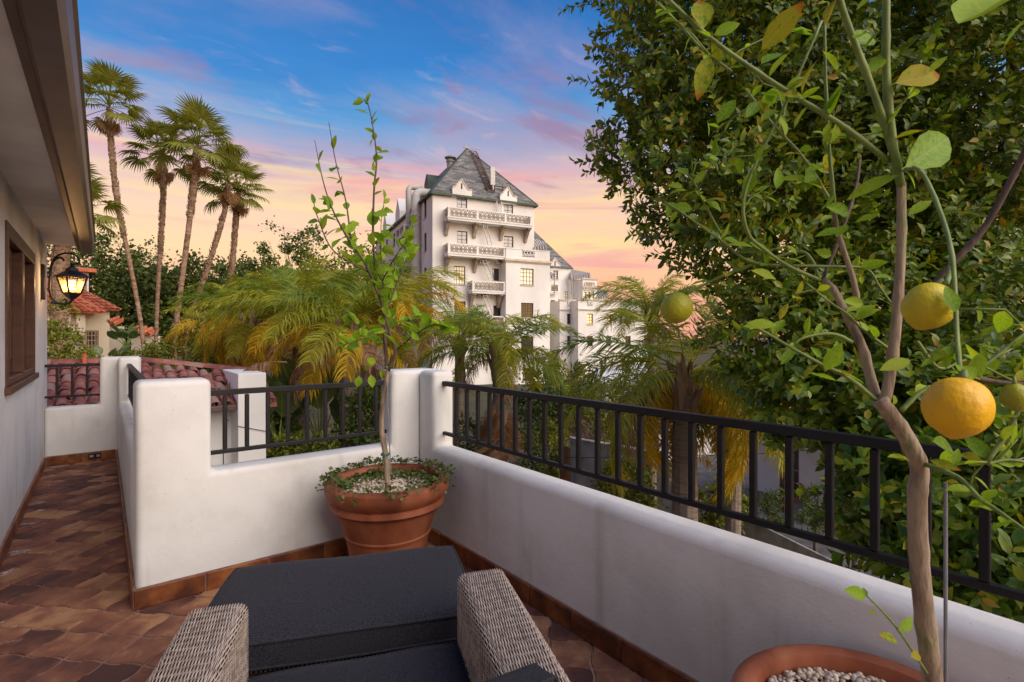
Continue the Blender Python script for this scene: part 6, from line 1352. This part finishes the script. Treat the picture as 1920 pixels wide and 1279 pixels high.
barrel_roof('roof', O_ + nn_ * .6 + UP * (GZ + 2.45), O_ + e * L + nn_ * .6 + UP * (GZ + 2.45), O_ + e * L - nn_ * 3 + UP * (GZ + 3.6), O_ - nn_ * 3 + UP * (GZ + 3.6), hw, 'roof_tile')
b = MB()
for s in np.linspace(.05, .95, 9): p = O_ + e * L * s + UP * (GZ + 2.05); b.bar(p, p + nn_ * 1.5, .09, .14)
b.build('pergola_rafters', M['timber'], hw)
for s in (.04, .36, .68, .98): p = O_ + e * L * s + nn_ * 1.3; b = MB(); b.bar(p + UP * GZ, p + UP * (GZ + 1.95), .12); b.build('pergola_post', M['timber'], hw)
b = MB(); p = O_ + nn_ * 1.3 + UP * (GZ + 2.0); b.bar(p - e * .3, p + e * (L + .3), .12, .18); b.build('pergola_beam', M['timber'], hw)
hp_ = hit(1498, 922, O_ + nn_ * .06, nn_); hose = thing('garden_hose', 'coiled red garden hose hanging on the pale outbuilding wall', 'hose', hp_)
b = MB()
for k in range(5):
    r1_, r2_ = .20 + .012 * k, .25 + .014 * k; b.tube([hp_ + e * (r1_ * math.sin(w) + random.uniform(-.008, .008)) + UP * (r2_ * math.cos(w) - .01 * k) + nn_ * (.01 + .022 * (k % 3)) for w in np.linspace(0, 2 * PI, 26)], .013, 6, False)
b.build('coil', M['hose'], hose, smooth=True); b = MB(); b.bar(hp_ + UP * .25 - nn_ * .06, hp_ + UP * .25 + nn_ * .10, .03); b.build('hook', M['trim'], hose)
# fence and block wall
wf_ = thing('wooden_fence', 'short pale wooden fence panel next to the grey block wall', 'fence', P(1060, 880, 13).xy.to_3d() + UP * GZ)
a, c = P(1050, 860, 13.6), P(1070, 862, 13.0); zt_f = P(1060, 836, 13.3).z; dd_ = (c - a); dd_.z = 0
for k in range(4):
    p = Vector((a.x, a.y, GZ)) + dd_ * k / 4; b = MB(); b.obox(p, dd_ * .23, Vector((.02, .03, 0)), UP * (zt_f - GZ)); b.build('board', M['board'], wf_)
gwl = thing('block_wall', 'grey weathered concrete wall behind the hanging gold fronds', 'wall', P(1120, 880, 13).xy.to_3d() + UP * GZ)
a, c = P(1070, 860, 12.95), P(1245, 880, 11.2); zt_f = P(1100, 828, 12.5).z; d3 = c - a; d3.z = 0; n = 7
for k in range(n): b = MB(); b.obox(Vector((a.x, a.y, GZ)) + d3 * k / n, d3 * (.99 / n), Vector((.15, .2, 0)), UP * (zt_f - GZ)); b.build('wall_panel', M['concrete'], gwl, bevel=.012)
sh = thing('shed', 'low shed with rusty sheet roof behind the wooden fence', 'shed', P(1080, 860, 16).xy.to_3d() + UP * GZ)
a = P(1050, 830, 16.5); b = MB(); b.obox(Vector((a.x, a.y, GZ)), RT * 2.0, FW * 2, UP * (P(1060, 822, 16.5).z - GZ)); b.build('wall', M['concrete'], sh)
b = MB(); z_ = P(1060, 822, 16.5).z
for k in range(7): b.obox(Vector((a.x, a.y, z_ + .02)) + RT * (-.2 + .34 * k) - FW * .3, RT * .32, FW * 2.6 + UP * .35, UP * .05)
b.build('roof', M['timber'], sh)
wh = thing('white_garage', 'small flat white roof glimpsed left of the stout feather palm', 'building', P(1160, 740, 26).xy.to_3d() + UP * GZ)
a = P(1136, 716, 27); b = MB(); b.obox(Vector((a.x, a.y, GZ)), RT * 2.6, FW * 4, UP * (P(1150, 722, 27).z - GZ)); b.build('wall', M['white_wall'], wh); b = MB(); z_ = P(1150, 722, 27).z; b.prism([a.xy.to_3d() + UP * z_ - RT * .3 - FW * .3, a.xy.to_3d() + UP * (z_ + .1) + RT * 3 - FW * .3, a.xy.to_3d() + UP * (z_ + .9) + RT * 3.2 + FW * 3, a.xy.to_3d() + UP * (z_ + .5) - RT * .3 + FW * 3], (0, 0, .12)); b.build('roof', M['white_wall'], wh)
rh = thing('tiled_cottage', 'cottage with faded red tile roof behind the stout feather palm', 'house', P(1270, 780, 20).xy.to_3d() + UP * GZ)
a, c = P(1236, 768, 20), P(1400, 748, 22); zr_ = a.z; b = MB(); b.obox(Vector((a.x, a.y, GZ)), Vector((c.x - a.x, c.y - a.y, 0)), FW * 4, UP * (zr_ - GZ)); b.build('wall', M['white_wall'], rh)
barrel_roof('roof', Vector((a.x, a.y, zr_)) - FW * .3, Vector((c.x, c.y, zr_)) - FW * .3, Vector((c.x, c.y, zr_ + 1.2)) + FW * 3, Vector((a.x, a.y, zr_ + 1.2)) + FW * 3, rh, 'roof_tile')
cbl = MB(); cbl.tube(curve([P(900, 852, 15), P(1080, 858, 12), P(1300, 854, 10), P(1460, 849, 9.5), P(1620, 832, 9)], 6), .008, 5); tag(cbl.build('overhead_cable', M['blackish']), 'thin black cable sagging across the yard behind the long railing', 'cable')

# ================================================================== the ficus on the right
fc = thing('ficus_tree', 'huge dark glossy-leaved ficus filling the right side', 'tree', P(1840, 900, 5.6).xy.to_3d() + UP * GZ)
lobes = [(1400, 130, 4.7, .95), (1290, 40, 4.8, .75), (1330, 320, 4.6, .75), (1215, 270, 4.7, .42), (1250, 160, 4.7, .5), (1640, 60, 4.8, 1.25), (1560, 300, 4.9, .95), (1420, 430, 4.6, .62), (1310, 410, 4.6, .42), (1760, 330, 5.0, 1.15), (1900, 150, 4.9, 1.3), (1900, 480, 4.8, .9),
         (1560, 590, 4.5, .68), (1460, 620, 4.4, .5), (1700, 560, 4.6, .85), (1820, 660, 4.2, .8), (1600, 730, 4.1, .5), (1500, 730, 4.2, .36), (1720, 800, 3.7, .55), (1890, 860, 3.5, .62), (1680, 930, 3.4, .36), (1790, 970, 3.2, .42), (1900, 1040, 3.0, .48), (1720, 1030, 3.2, .28), (1830, 1090, 2.95, .36), (1480, 260, 5.3, .8), (1650, 330, 5.6, 1.0), (1800, 450, 5.7, 1.0), (1500, 520, 5.0, .6), (1640, 640, 5.0, .7), (1760, 150, 5.6, 1.0), (1450, 60, 5.4, .8), (1300, -130, 4.8, .9), (1560, -220, 4.9, 1.2), (1850, -200, 4.9, 1.3), (1940, 1130, 2.9, .4)]
top_ = P(1830, 620, 5.4)
b = MB(); stem(b, [Vector((P(1850, 900, 5.6).x, P(1850, 900, 5.6).y, GZ)), P(1850, 900, 5.5), P(1838, 740, 5.4), P(1800, 600, 5.3)], .24, .13, 12); b.build('trunk', M['bark_dark'], fc, smooth=True)
for pts, r0, r1 in (([P(1800, 605, 5.3), P(1700, 470, 5.1), P(1640, 400, 5.0), P(1580, 250, 4.9), P(1560, 60, 4.9)], .10, .03), ([P(1700, 470, 5.1), P(1560, 420, 4.9), P(1430, 330, 4.7), P(1320, 260, 4.7)], .055, .015), ([P(1805, 610, 5.3), P(1850, 400, 5.1), P(1900, 200, 5.0), P(1880, -50, 5.0)], .10, .03), ([P(1838, 750, 5.4), P(1700, 700, 4.7), P(1560, 640, 4.5), P(1470, 630, 4.4)], .06, .015), ([P(1850, 850, 5.4), P(1880, 840, 4.4), P(1800, 900, 3.6), P(1790, 960, 3.3)], .06, .02), ([P(1630, 390, 5.0), P(1500, 200, 4.8), P(1400, 80, 4.7)], .045, .012), ([P(1925, 880, 4.2), P(1870, 750, 3.9), P(1825, 655, 3.9), P(1780, 560, 4.2)], .055, .045), ([P(1700, 470, 5.1), P(1690, 300, 4.8), P(1700, 100, 4.8)], .04, .02)):
    b = MB(); stem(b, pts, r0, r1, 9); b.build('limb', M['bark_dark'], fc, smooth=True)
bases = []; ds = []; ns = []; tw = MB()
for (u, v, d, r) in lobes:
    c = P(u, v, d); k = int(470 * r * r) + 34
    for i in range(k):
        q = rvec(); q.normalize(); bump_ = 1 + .16 * math.sin(5 * q.x + u) * math.sin(4 * q.z + v) + .1 * math.sin(9 * q.y); rr = r * (random.uniform(.35, 1.06) ** .55) * bump_
        p = c + q * rr; sd = (q * .8 + Vector((0, 0, .35)) + rvec(.35)).normalized(); Ls = random.uniform(.12, .24)
        if random.random() < .05: Ls *= 2.2
        m = int(Ls / .020) + 3; sp = random.uniform(0, 6.28)
        tw.tube([p, p + sd * Ls], [.003, .0012], 3, False)
        X = sd.orthogonal().normalized(); Y = sd.cross(X)
        for j in range(m):
            a = sp + j * 2.4; f = (j + 1) / m; rad_ = (X * math.cos(a) + Y * math.sin(a)); bases.append((p + sd * Ls * f)[:]); ds.append((sd * (.35 + .5 * f) + rad_ * .8 - Vector((0, 0, .12)) + rvec(.12))[:]); ns.append((sd * .8 - rad_ * .45 + rvec(.2))[:])
b_ = tw.build('twigs', M['bark_dark'], fc, fix=False); b_['kind'] = 'stuff'
B3 = np.array(bases); D3 = np.array(ds); N3 = np.array(ns); Lf = RNG.uniform(.050, .105, len(B3)) * np.where(B3[:, 2] < 1.2, 1.15, .97)
inside = B3[:, 0] < XQ + .12; inside &= B3[:, 2] < 1.4; B3, D3, N3, Lf = B3[~inside], D3[~inside], N3[~inside], Lf[~inside]
fwd = np.array(FW[:]); dep = (B3 - [0, 0, CAM_Z]) @ fwd; lat = (B3 - [0, 0, CAM_Z]) @ np.array(RT[:]); uu = 960 + FPX * lat / dep; vv = HOR - FPX * (B3[:, 2] - CAM_Z) / dep
vis = (uu > 1000) & (uu < 1915) & (vv > 5) & (vv < 1270) & ~((uu < 1890) & (vv > 1130)); cand = np.where(vis)[0]; order = cand[np.argsort(dep[cand])]
pick = order[:900:3][:300]; maskp = np.zeros(len(B3), bool); maskp[pick] = True
V_, F_ = scatter(B3[~maskp], D3[~maskp], N3[~maskp], Lf[~maskp], np.full((~maskp).sum(), .25)); lv = mobj('foliage', np_mesh('foliage', V_, F_, M['ficus'], True), fc); lv['kind'] = 'stuff'
FL = leaf_mesh('leaf', M['ficus1'], .23, .14, .05)
for i in pick: leaf_obj(fc, FL, B3[i], D3[i], N3[i], Lf[i], 1.05)
